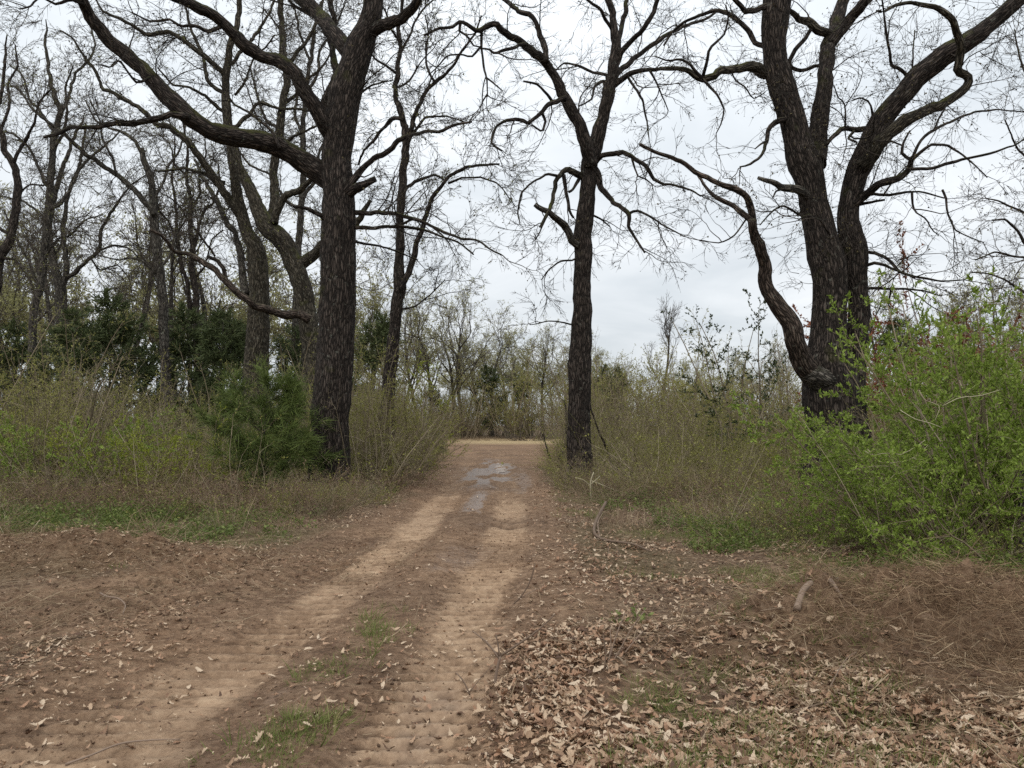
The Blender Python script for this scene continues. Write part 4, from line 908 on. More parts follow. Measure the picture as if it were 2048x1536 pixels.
CED = [(150, 31, 6.6, 0, 'l'), (215, 34, 6.4, 1, 'l'), (95, 36, 5.6, 1, 'l'), (285, 38, 6.4, 0, 'l'), (432, 33, 6.9, 0, 'l'), (475, 35, 5.6, 1, 'l'), (590, 36, 6.4, 0, 'l'), (645, 40, 6.0, 1, 'l'), (380, 40, 6.6, 1, 'l'), (20, 40, 6, 1, 'l'),
       (740, 52, 9.5, 0, 'm'), (985, 80, 6.5, 1, 'f'), (1045, 84, 7, 0, 'f'), (1225, 60, 6.2, 0, 'r'), (1190, 78, 6.5, 1, 'f'), (1805, 46, 8.3, 0, 'r2'), (870, 84, 6, 0, 'f')]
CL = {150: 'dark cedar at the foot of the forked grey tree', 215: 'dark cedar between the forked grey tree and the leaning grey tree', 95: 'dark cedar left of the forked grey tree', 285: 'dark cedar just left of the leaning grey tree trunk',
      432: 'tall dark cedar just left of the mossy oak trunk', 475: 'dark cedar showing beside the foot of the mossy oak', 590: 'dark cedar seen between the two stems of the mossy oak', 645: 'dark cedar mostly hidden behind the thick left oak', 380: 'dark cedar behind the pair of thin dark stems', 20: 'dark cedar near the left edge of the picture'}
used = set()
for px, d, hh, k, z in CED:
    p = at(px, 845, d); loc = (p[0], d, gz(p[0], d)); rz = rng.uniform(0, 6.28); sc = hh / (6.5, 5.2)[k]
    if k not in used: used.add(k); o = ced[k]; o.location = loc; o.rotation_euler = (0, 0, rz); o.scale = (sc,) * 3
    else: o = copy_thing(ced[k], loc, rz, sc)
    if z == 'l': o['label'] = CL[px]
    if z == 'f': o['label'] = 'dark evergreen in the far treeline facing the end of the road'; o['group'] = 'evergreens in the far treeline'
    if z == 'm': o['label'] = 'tall dark cedar showing between the left oak and the slender tree'; del o['group']
    if z == 'r': o['label'] = 'green cedar just right of the middle oak beyond the brush'; del o['group']
    if z == 'r2': o['label'] = 'thin dark cedar behind the right oak beside the rust coloured tree'; del o['group']
o = cedar('feathery_cedar', 'soft green feathery young cedar leaning against the left oak trunk', 2.5, 1.7, 31, M_feather, (.12, .34), 16000, -.12, .0095, .0, shape=.12)
p = at(520, 845, 15.9); o.location = (p[0], 15.9, gz(p[0], 15.9)); o['category'] = 'shrub'
o = cedar('low_cedar', 'small green cedar bush at the road edge beneath the thin sapling trio', 1.25, .8, 33, M_feather, (.1, .2), 5000, -.05, .012, .02, shape=.3)
p = at(862, 845, 31); o.location = (p[0], 31, gz(p[0], 31)); o['category'] = 'shrub'

# ------------------------------------------------------------------ shrubs
def shrub(name, label, cat, h, spread, nst, seed, stemm, leafm, nleaf, lsz=.035, group=None, tilt=.45, l1=3.2, l2=5.0, arch=0.0, lw=.5, r0=.013, spray=False, L1=.36, L2=.2, l3=0):
    global rng
    keep = rng; rng = np.random.default_rng(seed)
    t = thing(name, label, cat, (0, 0, 0), group)
    a = rng.uniform(0, 6.28, nst); r = spread * .28 * np.sqrt(rng.random(nst))
    p = np.stack([r * np.cos(a), r * np.sin(a), np.full(nst, -.05)], -1)
    a2 = a + rng.normal(size=nst) * .6
    d = np.stack([np.cos(a2) * tilt, np.sin(a2) * tilt, np.ones(nst)], -1) + rng.normal(size=(nst, 3)) * .12
    L = h * rng.uniform(.6, 1.12, nst)
    P0 = grow(p, d, L, 8, .09, arch); R0 = taper(np.maximum(L * r0 * .55, .004), 8, .3)
    P1, R1 = children(P0, R0, l1, .12, 1, (25, 70), (h * L1 * .5, h * L1), 6, .14, arch * .6, rf=.009, rmin=.0036, tips=1)
    P2, R2 = children(P1, R1, l2, .1, 1, (25, 70), (h * L2 * .4, h * L2), 4, .15, arch * .3, rf=.009, rmin=.003, tips=1)
    g = Geo(); add_tubes(g, P0, R0, 5); link('stems', g.mesh('stems', stemm), t, kind='stuff')
    g = Geo(); add_tubes(g, P1, R1, 3); add_tubes(g, P2, R2, 3)
    if l3:
        P3, R3 = children(P2, R2, l3, .1, 1, (25, 70), (.06, .2), 3, .15, 0, rmin=.0026, tips=0); add_tubes(g, P3, R3, 3)
    link('twigs', g.mesh('twigs', stemm), t, kind='stuff')
    if nleaf:
        n1 = nleaf // 3
        def pts(Pq, n):
            i = rng.integers(0, len(Pq), n); K = Pq.shape[1]; f = rng.uniform(.2, 1, n) * (K - 1); j = np.minimum(f.astype(int), K - 2); f = (f - j)[:, None]
            return Pq[i, j] * (1 - f) + Pq[i, j + 1] * f, unit(Pq[i, j + 1] - Pq[i, j])
        pa, da = pts(P1, n1); pb, db = pts(P2, nleaf - n1)
        pp = np.concatenate([pa, pb]); dd = np.concatenate([da, db])
        dirs = dd * .7 + rng.normal(size=pp.shape) * .6 + np.array([0, 0, .2])
        g = Geo(); leafquads(g, pp, dirs, rng.uniform(.55, 1.25, len(pp)) * lsz, lw, .3)
        link('foliage', g.mesh('foliage', leafm), t, kind='stuff')
    rng = keep
    return t
class Kind:
    # several grown plants of one kind: the first use of each places the plant itself, later ones copy it
    def __init__(s, *protos): s.p = list(protos); s.u = set(); s.n = 0
    def put(s, x, y, sc=1.0, label=None, group=None, k=None, sz=None):
        k = int(rng.integers(len(s.p))) if k is None else k
        o = s.p[k]; loc = (x, y, gz(x, y) - .02); rz = rng.uniform(0, 6.28)
        if k in s.u: o = copy_thing(o, loc, rz, sc, label, group, sz and sc * sz)
        else:
            s.u.add(k); o.location = loc; o.rotation_euler = (0, 0, rz); o.scale = (sc, sc, sc * (sz or 1))
            if label: o['label'] = label
            if group: o['group'] = group
        return o
G = 'bare brush of the left thicket'
LB = 'bare brown twiggy bush in the thicket left of the road'
bare = Kind(shrub('bare_bush', LB, 'bush', 2.3, 2.2, 24, 41, M_brush, M_olive, 500, .035, G, l1=3.6, l2=5.5, l3=5),
            shrub('bare_bush', LB, 'bush', 2.6, 2.0, 20, 42, M_brush, M_olive, 800, .035, G, tilt=.3, l1=3.6, l2=5.5, l3=5),
            shrub('bare_bush', LB, 'bush', 2.0, 2.6, 26, 43, M_brush, M_olive, 350, .03, G, tilt=.7, arch=-.02, l3=5))
olive = Kind(shrub('olive_bush', LB, 'bush', 2.7, 2.3, 18, 51, M_brush, M_olive, 4200, .05, G, l1=3.6, l2=5),
             shrub('olive_bush', LB, 'bush', 2.4, 2.6, 20, 52, M_brush, M_olive, 3600, .05, G, tilt=.6, l1=3.6, l2=5),
             shrub('olive_bush', LB, 'bush', 3.1, 2.1, 14, 53, M_brush, M_olive, 3200, .055, G, tilt=.28, l1=3.4, l2=4.5))
redb = Kind(shrub('low_bramble', LB, 'bramble', .95, 2.0, 34, 61, M_brush_red, M_weedred, 700, .035, G, tilt=1.1, arch=-.05, l1=5, l2=7, L1=.5, L2=.3, r0=.007, l3=4),
            shrub('low_bramble', LB, 'bramble', .8, 2.2, 38, 62, M_brush_red, M_olive, 700, .03, G, tilt=1.3, arch=-.05, l1=5, l2=7, L1=.5, L2=.3, r0=.007, l3=4))
bright = Kind(shrub('green_shrub', LB, 'shrub', 2.7, 2.6, 17, 71, M_brush, M_bright, 9000, .050, G, tilt=.7, arch=-.018, l1=4.2, l2=4.5, L1=.42, L2=.17, lw=.42),
              shrub('green_shrub', LB, 'shrub', 2.2, 2.4, 15, 72, M_brush, M_bright, 11000, .050, G, tilt=.95, arch=-.03, l1=4.2, l2=4.5, L1=.45, L2=.18, lw=.42),
              shrub('green_shrub', LB, 'shrub', 1.2, 1.8, 16, 73, M_brush, M_bright, 5000, .036, G, tilt=1.1, arch=-.04, l1=4.5, l2=5.5, L1=.5, L2=.22, lw=.45))
bright.p.append(shrub('green_shrub', LB, 'shrub', 2.7, 2.2, 18, 74, M_brush, M_bright, 12000, .055, G, tilt=.30, arch=-.008, l1=4.0, l2=4.2, L1=.34, L2=.15, lw=.42))
yellow = Kind(shrub('yellow_green_shrub', LB, 'shrub', 1.9, 2.1, 18, 81, M_brush, M_yellowgreen, 7500, .036, G, tilt=.6, l1=4, l2=5, L2=.17))
sap = Kind(shrub('thin_sapling', LB, 'sapling', 4.6, .8, 3, 91, M_brush, M_olive, 500, .05, G, tilt=.10, l1=2.2, l2=3.2, L1=.24, L2=.11, r0=.011),
           shrub('thin_sapling', LB, 'sapling', 4.2, 1.2, 4, 92, M_brush, M_olive, 250, .05, G, tilt=.22, l1=2.2, l2=3.2, L1=.28, L2=.12, r0=.010),
           shrub('thin_sapling', LB, 'sapling', 5.2, 1.0, 3, 93, M_brush, M_budgreen, 900, .06, G, tilt=.14, l1=2.4, l2=3.2, L1=.24, L2=.11, r0=.010))
holly = Kind(shrub('leafy_evergreen', 'open evergreen shrub with small dark glossy leaves against the sky left of the dead limb', 'shrub', 5.6, 2.6, 6, 101, M_brush, M_holly, 3800, .095, None, tilt=.16, l1=2.6, l2=3.0, L1=.26, L2=.10, lw=.5))
rust = Kind(shrub('rust_tree', 'rust brown leafed tree behind the bright green shrubs at right', 'tree', 7.4, 6.5, 9, 111, M_brush_red, M_rust, 17000, .11, None, tilt=.5, l1=1.7, l2=2.4, L1=.42, L2=.15, r0=.012))

def jitter_fill(n, x0, x1, y0, y1, fn):
    c = 0; tries = 0
    while c < n and tries < n * 30:
        tries += 1
        y = y0 + (y1 - y0) * rng.random() ** 1.15; x = rng.uniform(x0(y), x1(y))
        if fn(x, y): c += 1
placed = []
def free(x, y, r):
    for a, b in placed:
        if (a - x) ** 2 + (b - y) ** 2 < r * r: return False
    placed.append((x, y)); return True

TRUNKS = [(b_[0], b_[1]) for b_ in ((at(660, 985, dL)[0], dL), (at(1160, 968, dM)[0], dM), (at(1664, 985, dR)[0], dR))]
def clear_of(x, y, s=1.0):
    # keep the lines of the three oak trunks readable: nothing tall right in front of them
    for tx, ty in TRUNKS:
        if y < ty + .5 and abs(x - tx * y / ty) < s and y > ty - 7: return False
    return abs(x - road_x(y)) > road_half(y) + s * .9
GL, GR = 'bare brush of the left thicket', 'brush of the right thicket'
LAB = {'bare': ('bare brown twiggy bush in the thicket left of the road', 'bare brown twiggy bush in the thicket right of the road'),
       'olive': ('bush with sparse olive leaves in the thicket left of the road', 'bush with sparse olive leaves in the thicket right of the road'),
       'red': ('low reddish bramble tangle at the foot of the left thicket', 'low brown bramble tangle at the foot of the right thicket'),
       'sap': ('thin upright sapling in the brush left of the road', 'thin upright sapling in the brush right of the road'),
       'yel': ('yellow green leafing shrub in the left thicket', 'yellow green leafing shrub in the right thicket')}
def lab(k, x): 
    s = 0 if x < road_x(20) else 1
    return dict(label=LAB[k][s], group={'bare': 'bare bushes', 'olive': 'olive bushes', 'red': 'low brambles', 'sap': 'thin saplings', 'yel': 'yellow green shrubs'}[k] + (' in the left thicket', ' in the right thicket')[s])

# left thicket
def fl(kind, key, sc, r, s=1.0):
    def f(x, y):
        if clear_of(x, y, s) and free(x, y, r):
            kind.put(x, y, rng.uniform(*sc), **lab(key, x)); return True
    return f
lx0 = lambda y: -.70 * y - 3
lx1 = lambda y: -2.9 - .02 * y
jitter_fill(32, lx0, lx1, 12.8, 17, fl(redb, 'red', (.7, 1.3), .75, .5))
jitter_fill(19, lx0, lx1, 15.5, 24, fl(bare, 'bare', (.45, 1.12), 1.1))
jitter_fill(14, lx0, lx1, 16, 27, fl(olive, 'olive', (.5, 1.1), 1.3))
jitter_fill(22, lx0, lx1, 25, 44, fl(bare, 'bare', (.8, 1.45), 1.6))
jitter_fill(20, lx0, lx1, 25, 50, fl(olive, 'olive', (.8, 1.5), 1.7))
jitter_fill(16, lambda y: -.32 * y, lx1, 18, 40, fl(sap, 'sap', (.7, 1.0), .8, .7))
jitter_fill(14, lx0, lambda y: -.3 * y, 20, 40, fl(sap, 'sap', (.7, 1.05), 1.2, .7))
# the dense brush between left oak, slender tree and road
jitter_fill(12, lambda y: -.215 * y, lambda y: -2.4 - .02 * y, 19, 30, fl(olive, 'olive', (.75, 1.0), .7, .6))
jitter_fill(12, lambda y: -.215 * y, lambda y: -2.2 - .02 * y, 18, 30, fl(bare, 'bare', (.7, 1.0), .7, .5))
jitter_fill(8, lambda y: -.215 * y, lambda y: -2.0, 17, 24, fl(redb, 'red', (.7, 1.0), .6, .3))
# right thicket
def rfront(x): return np.interp(x, [1.2, 2.0, 2.7, 3.6, 5.0, 9.0], [17.0, 13.2, 10.6, 8.6, 7.6, 7.2])
def rr(kind, key, sc, r, s=1.0, off=0.6):
    def f(x, y):
        if y > rfront(x) + off and clear_of(x, y, s) and free(x, y, r):
            kind.put(x, y, rng.uniform(*sc), **lab(key, x)); return True
    return f
rx0 = lambda y: 1.3 + .015 * y
rx1 = lambda y: .70 * y + 3
jitter_fill(24, rx0, rx1, 8, 18, rr(redb, 'red', (.75, 1.1), .8, .4, .3))
jitter_fill(15, rx0, rx1, 13, 24, rr(bare, 'bare', (.4, .95), 1.1, 1.0, 2.2))
jitter_fill(9, rx0, rx1, 16, 26, rr(olive, 'olive', (.45, .95), 1.2, 1.0, 2.5))
jitter_fill(26, rx0, rx1, 24, 44, rr(bare, 'bare', (.95, 1.35), 1.4))
jitter_fill(24, rx0, rx1, 24, 52, rr(olive, 'olive', (.8, 1.7), 1.6))
jitter_fill(26, rx0, rx1, 22, 44, rr(sap, 'sap', (.6, 1.0), 1.0, .7))
jitter_fill(8, lambda y: .10 * y, lambda y: .37 * y, 27, 44, rr(olive, 'olive', (1.4, 2.2), 1.8))
jitter_fill(9, lambda y: .10 * y, lambda y: .37 * y, 27, 46, rr(bare, 'bare', (1.4, 2.4), 1.8))
jitter_fill(10, lambda y: .44 * y, lambda y: .74 * y, 22, 40, rr(bare, 'bare', (1.6, 2.2), 1.6))
# pale canes standing out of the brush
M_cane = simple('dry_cane', [(0, (.15, .115, .075)), (1, (.30, .25, .17))])
cane = Kind(shrub('pale_cane', LB, 'cane', 1.9, .9, 5, 141, M_cane, M_olive, 60, .04, G, tilt=.4, l1=1.2, l2=1.2, L1=.35, L2=.15, r0=.0075),
            shrub('pale_cane', LB, 'cane', 1.6, 1.1, 6, 142, M_cane, M_olive, 0, .04, G, tilt=.7, arch=-.05, l1=1.2, l2=1.2, L1=.35, L2=.15, r0=.0075))
LAB['cane'] = ('pale bare canes standing out of the brush left of the road', 'pale bare canes standing out of the brush right of the road')
_lab = lab
def lab(k, x):
    if k != 'cane': return _lab(k, x)
    q = 0 if x < road_x(20) else 1
    return dict(label=LAB['cane'][q], group='pale canes in the ' + ('left', 'right')[q] + ' thicket')
jitter_fill(16, lx0, lx1, 12.6, 18, fl(cane, 'cane', (.6, 1.1), .5, .5))
jitter_fill(16, rx0, rx1, 8, 18, rr(cane, 'cane', (.5, 1.0), .5, .5, .2))
# far brush line behind the clearing
n = 0
for i in range(86):
    x = rng.uniform(-34, 26); y = rng.uniform(71, 92)
    kind, k2 = ((olive, 'olive'), (bare, 'bare'))[i % 2]
    kind.put(x, y, rng.uniform(1.5, 2.5) * (1 + .012 * (y - 71)), label=('greenish', 'bare brown')[i % 2] + ' bush along the far edge of the clearing', group='brush along the far edge of the clearing')
# single shrubs that the photograph shows
def atg(px, d): p = at(px, 845, d); return p[0], d
yellow.put(*atg(375, 16.0), 1.0, label='bright yellow green shrub left of the feathery cedar', group='yellow green shrubs')
yellow.put(*atg(236, 16.4), 1.05, label='yellow green shrub among brown twigs at far left', group='yellow green shrubs')
for px, d, s in ((70, 18, .95), (135, 18.5, .9), (15, 19, 1.05), (185, 22, 1.1)):
    olive.put(*atg(px, d), s, label='bush with light olive leaves near the left edge of the picture', group='olive bushes near the left edge')
holly.put(*atg(1472, 25), 1.0)
rust.put(*atg(1885, 30), 1.15)
rust.put(*atg(1800, 37), .8, label='distant small rust brown tree just right of the right oak stems')
rust.put(*atg(2010, 33), 1.12, label='second smaller rust brown tree nearer the right edge')
BR = [(1870, 10.2, .66, 1, 'lowest bright green shrub of the bank, nearest the right oak'), (1905, 9.4, 1.08, 1, 'arching bright green shrub under the pale looping vines'), (2005, 9.6, 1.16, 3, 'tallest bright green shrub of the bank, beneath the rust coloured tree'),
      (1975, 11.4, 1.15, 3, 'bright green shrub just behind the tallest one in the right bank'), (1885, 12.0, .9, 1, 'mid height bright green shrub behind the vine covered one'), (2085, 10.0, 1.05, 3, 'bright green shrub half cut by the right edge beside the slim grey trunk'),
      (2140, 11.6, 1.1, 3, 'bright green shrub past the right edge, a few sprays showing'), (1840, 13.4, .9, 1, 'bright green shrub close beside the right oak trunk'), (1925, 14.2, 1.1, 3, 'bright green shrub at the back of the bank below the rust foliage'),
      (2035, 8.3, .95, 1, 'small bright green shrub in front of the slim grey trunk'),
      (1955, 8.7, .8, 1, 'rounded bright green shrub at the front of the right bank'), (1835, 9.2, .72, 1, 'leftmost low bright green shrub of the front of the right bank'), (1965, 10.4, 1.2, 3, 'upright bright green shrub reaching above the looping vines')]
for px, d, s, k, lb_ in BR:
    bright.put(*atg(px, d), s, label=lb_, group='bright green shrubs at right', k=k)
bright.put(*atg(1730, 12.4), .5, label='bright green shrub arching in front of the base of the right oak', k=1)
for px, d, s in ((1600, 12.6, .7), (1640, 10.2, .6), (1840, 8.6, .6), (1770, 9.2, .62), (1930, 8.2, .55), (1710, 10.0, .7), (1450, 10.1, .36), (1900, 7.5, .34)):
    bright.put(*atg(px, d), s, label='low bright green sprig growing along the front of the right thicket', group='low green sprigs at right', k=2)
for px, d, s in ((60, 16.2, 1.5), (120, 16.6, 1.1)):
    bright.put(*atg(px, d), s, label='fresh green shrub showing through the far left brush', group='fresh green shrubs at far left', k=2 if s > 1.2 else 1)

# a grown plant that no place uses does not stay in the scene
for kd in (bare, olive, redb, bright, yellow, sap, holly, rust, cane):
    for i_, o in enumerate(kd.p):
        if i_ not in kd.u:
            for ch in list(o.children): bpy.data.objects.remove(ch)
            bpy.data.objects.remove(o)
# small yellow-green sapling by the road in front of the clearing
sp = shrub('budding_sapling', 'slim sapling with yellow green leaves on the left verge before the clearing', 'sapling', 4.1, 2.6, 3, 121, M_brush, M_yellowgreen, 1500, .075, None, tilt=.10, l1=2.6, l2=3.5, L1=.40, L2=.14, r0=.012)
sp.location = (*atg(876, 34), gz(*atg(876, 34)))
pile = shrub('brush_pile', 'heap of pale grey dead branches at the far side of the clearing', 'brush pile', 3.0, 5.0, 40, 131, M_twig_grey, M_olive, 0, .03, None, tilt=1.6, l1=1.6, l2=2.2, L1=.5, L2=.25, r0=.012)
x, y = atg(1060, 66); pile.location = (x, y, gz(x, y)); pile.scale = (1.3, 1, .8)

# traced single stems: pale leaning sapling, bent stems, vines, sticks
def stem(name, label, cat, pts, d, dd, w, m, group=None, side=(), sides=7):
    P, R = trace(pts, d, dd, w)
    base = P[0].copy()
    t = thing(name, label, cat, base, group)
    g = Geo(); add_tubes(g, P[None], R[None], sides, .05, cap=True)
    link('stem', g.mesh('stem', m, base), t)
    for q, z, w2 in side:
        P, R = trace(q, d + z, .15 * dd, w2)
        g = Geo(); add_tubes(g, P[None], R[None], 5, 0, cap=True); link('twig', g.mesh('twig', m, base), t)
    return t
stem('pale_sapling', 'pale crooked bare sapling standing in the brush left of the road', 'sapling', [(790, 968), (792, 955), (796, 934), (788, 920), (784, 898), (781, 876), (783, 866), (788, 860)], 19.5, -.3, (4.5, 2), M_vine,
     side=[([(784, 905), (778, 892)], -.1, (2, 1)), ([(786, 910), (766, 918), (764, 925)], -.1, (1.5, 1))])
stem('leaning_sapling', 'dark bare sapling leaning left just behind the middle oak', 'sapling', [(1120, 920), (1128, 900), (1133, 880), (1134, 840), (1128, 800)], 25.5, .5, (9, 4), M_bark)
stem('leaning_sapling', 'thin bent sapling forming a V with the dark one behind the middle oak', 'sapling', [(1102, 918), (1096, 905), (1090, 885), (1088, 868)], 26.0, .4, (4, 2), M_bark)
stem('bent_stem', 'dark crooked stem leaning out of the brush right of the middle oak', 'sapling', [(1222, 930), (1212, 895), (1200, 868), (1186, 830), (1178, 800)], 21.5, -.4, (6, 3), M_bark)
stem('young_sapling', 'pale stem with side shoots right beside the foot of the middle oak', 'sapling', [(1184, 1008), (1182, 985), (1182, 962), (1188, 945)], 15.9, -.2, (4.5, 2), M_vine,
     side=[([(1184, 975), (1168, 960), (1150, 955)], 0, (2.5, 1.2)), ([(1184, 962), (1210, 972), (1240, 985)], 0, (2.5, 1.2)), ([(1183, 968), (1200, 952)], 0, (2, 1))])
stem('slim_tree', 'slim grey trunk cut by the right edge behind the low twigs', 'sapling', [(2040, 1132), (2042, 1080), (2044, 1030), (2047, 960), (2052, 880)], 8.6, .2, (16, 12), M_bark_grey)
for k, pts in enumerate(([(1730, 902), (1745, 912), (1775, 905), (1800, 910), (1830, 895), (1850, 880)], [(1735, 898), (1760, 925), (1800, 925), (1835, 912), (1856, 890)], [(1800, 820), (1830, 838), (1858, 845), (1884, 855)],
                         [(1885, 812), (1920, 795), (1960, 792), (2000, 780)], [(1838, 780), (1850, 800), (1880, 812), (1870, 840)])):
    stem('dry_vine', 'pale dry vine looping over the bright green shrubs at right', 'vine', pts, 8.3 + .12 * k, -.2, (1.5, .9), M_vine, 'pale vines over the right shrubs', sides=4)
stem('dead_twig', 'pale curved dead twig standing at the left edge of the green verge', 'twig', [(2, 1122), (14, 1098), (40, 1080), (62, 1062), (80, 1040)], 8.9, .2, (3.5, 1.6), M_vine, side=[([(14, 1098), (8, 1070), (0, 1052)], 0, (2, 1))])

def onground(name, label, cat, pts, w, m, side=(), lift=.02, group=None, rise=None, lean=None):
    """a stick lying on the soil: photo pixels are dropped onto the ground"""
    def drop(q):
        o_ = []
        for x, y in q:
            dd_ = np.arange(2.8, 22, .02); q3 = np.array([at(x, y, k) for k in dd_])
            k = int(np.argmax(q3[:, 2] <= ground_h(q3[:, 0], q3[:, 1]))); o_.append(tuple(q3[k]))
        return np.array(o_)
    P = drop(pts)
    if lean: P = np.array([at(x, y, P[0, 1] + lean * i) for i, (x, y) in enumerate(pts)])
    rs = np.zeros(len(P)) if rise is None else np.interp(np.linspace(0, 1, len(P)), np.linspace(0, 1, len(rise)), rise)
    R = np.linspace(w[0], w[1], len(P)) / 2
    P[:, 2] += lift * .5 + R + rs
    C = crom(np.concatenate([P, R[:, None]], 1), 26)
    base = C[0, :3].copy()
    t = thing(name, label, cat, base, group)
    g = Geo(); add_tubes(g, C[None, :, :3], C[None, :, 3], 8, .12, cap=True); link('stick', g.mesh('stick', m, base), t)
    for q, w2, h2 in side:
        P = drop(q); P[:, 2] += np.linspace(lift * .5, h2, len(P)); R = np.linspace(w2, w2 * .4, len(P)) / 2
        C2 = crom(np.concatenate([P, R[:, None]], 1), 14); g = Geo(); add_tubes(g, C2[None, :, :3], C2[None, :, 3], 6, .0, cap=True); link('twig', g.mesh('twig', m, base), t)
    return t
onground('fallen_stick', 'thick bent brown stick lying on the churned soil mound at right', 'stick', [(1594, 1229), (1600, 1208), (1608, 1188), (1622, 1174)], (.055, .04), M_stick, lean=.11)
onground('fallen_stick', 'straight brown root piece lying beside the bent stick on the mound', 'stick', [(1660, 1168), (1672, 1184), (1684, 1202)], (.04, .025), M_stick, lean=-.08)
onground('fallen_stick', 'dark branch at the upper edge of the right soil mound', 'stick', [(1620, 1172), (1650, 1167), (1676, 1165)], (.04, .028), M_stick, lean=.03)
onground('fallen_stick', 'long thin stick pointing right across the churned mound', 'stick', [(1600, 1192), (1660, 1206), (1720, 1216), (1780, 1228)], (.016, .007), M_stick, lean=-.06)
onground('fallen_branch', 'grey forked dead branch lying on dark soil right of the road', 'branch', [(1212, 1028), (1196, 1050), (1188, 1070), (1196, 1080), (1225, 1088), (1262, 1094), (1300, 1110)], (.06, .018), M_stick, side=[([(1200, 1080), (1196, 1062), (1206, 1055)], .02, .22), ([(1230, 1090), (1240, 1110), (1250, 1122)], .012, .02), ([(1215, 1086), (1218, 1112)], .01, .02)], rise=(.16, .07, .02, .0, .02, .03))
onground('fallen_stick', 'thin pale stick bent like a hook on the left churned soil', 'stick', [(200, 1195), (215, 1206), (236, 1213), (250, 1222), (246, 1236)], (.018, .010), M_stick, rise=(.02, .05, .02))
onground('fallen_stick', 'long dark thin branch lying at the bottom left corner', 'stick', [(130, 1536), (180, 1522), (240, 1502), (300, 1490), (360, 1484)], (.013, .006), M_stick, rise=(.0, .02, .0))
onground('fallen_stick', 'curved thin branch lying among leaves near the bottom right', 'stick', [(1560, 1430), (1600, 1432), (1650, 1420), (1700, 1408)], (.014, .007), M_stick, rise=(.0, .03, .01))
onground('fallen_stick', 'thin twig slanting up across the leaves below the right mound', 'stick', [(1650, 1405), (1672, 1375), (1695, 1350), (1714, 1342)], (.010, .005), M_stick, rise=(.0, .08, .1))
onground('fallen_stick', 'pale grey stick lying flat in front of the right oak', 'stick', [(1632, 1030), (1660, 1022), (1690, 1018)], (.03, .02), M_vine, rise=(.1, .1, .12))
# the bare seedlings in the foreground right of the wheel track
t = stem('bare_seedling', 'bare brown forked seedling standing beside the right wheel track in the foreground', 'seedling', [(990, 1374), (992, 1350), (997, 1325), (1001, 1312)], 4.72, 0, (7, 5.5), M_stick,
     side=[([(1001, 1312), (1040, 1286), (1075, 1262), (1110, 1228)], 0, (5, 2.6)), ([(1000, 1314), (996, 1290), (992, 1268)], 0, (4, 2)), ([(999, 1318), (975, 1285), (945, 1262)], 0, (4, 2)), ([(1001, 1312), (965, 1280), (960, 1262)], 0, (1.6, 1))])
stem('bare_seedling', 'leaning thin seedling left of the forked one in the foreground', 'seedling', [(940, 1390), (932, 1372), (922, 1356), (912, 1346)], 4.55, 0, (4, 2.4), M_stick, side=[([(938, 1385), (960, 1358), (985, 1330)], 0, (2, 1.2))])
stem('bare_seedling', 'bundle of thin bare shoots rising from leaves right of the forked seedling', 'seedling', [(1204, 1362), (1220, 1310), (1236, 1262), (1250, 1225)], 4.9, .1, (4, 2), M_stick,
     side=[([(1206, 1360), (1232, 1330), (1262, 1290), (1286, 1262)], .1, (3.4, 1.8)), ([(1206, 1355), (1212, 1310), (1206, 1270)], -.1, (3.2, 1.8)), ([(1205, 1360), (1246, 1345), (1300, 1300), (1345, 1262)], .1, (3.4, 1.8)), ([(1206, 1358), (1222, 1300), (1220, 1256)], .1, (3, 1.6)), ([(1206, 1356), (1240, 1300), (1262, 1258), (1290, 1220)], 0, (3, 1.6))])
stem('bare_seedling', 'thin seedling slanting right from the verge above the leaf litter', 'seedling', [(1020, 1215), (1045, 1190), (1062, 1160), (1070, 1128)], 6.8, 0, (3.6, 2), M_stick, side=[([(1040, 1196), (1070, 1180), (1090, 1172)], 0, (1.8, 1))])

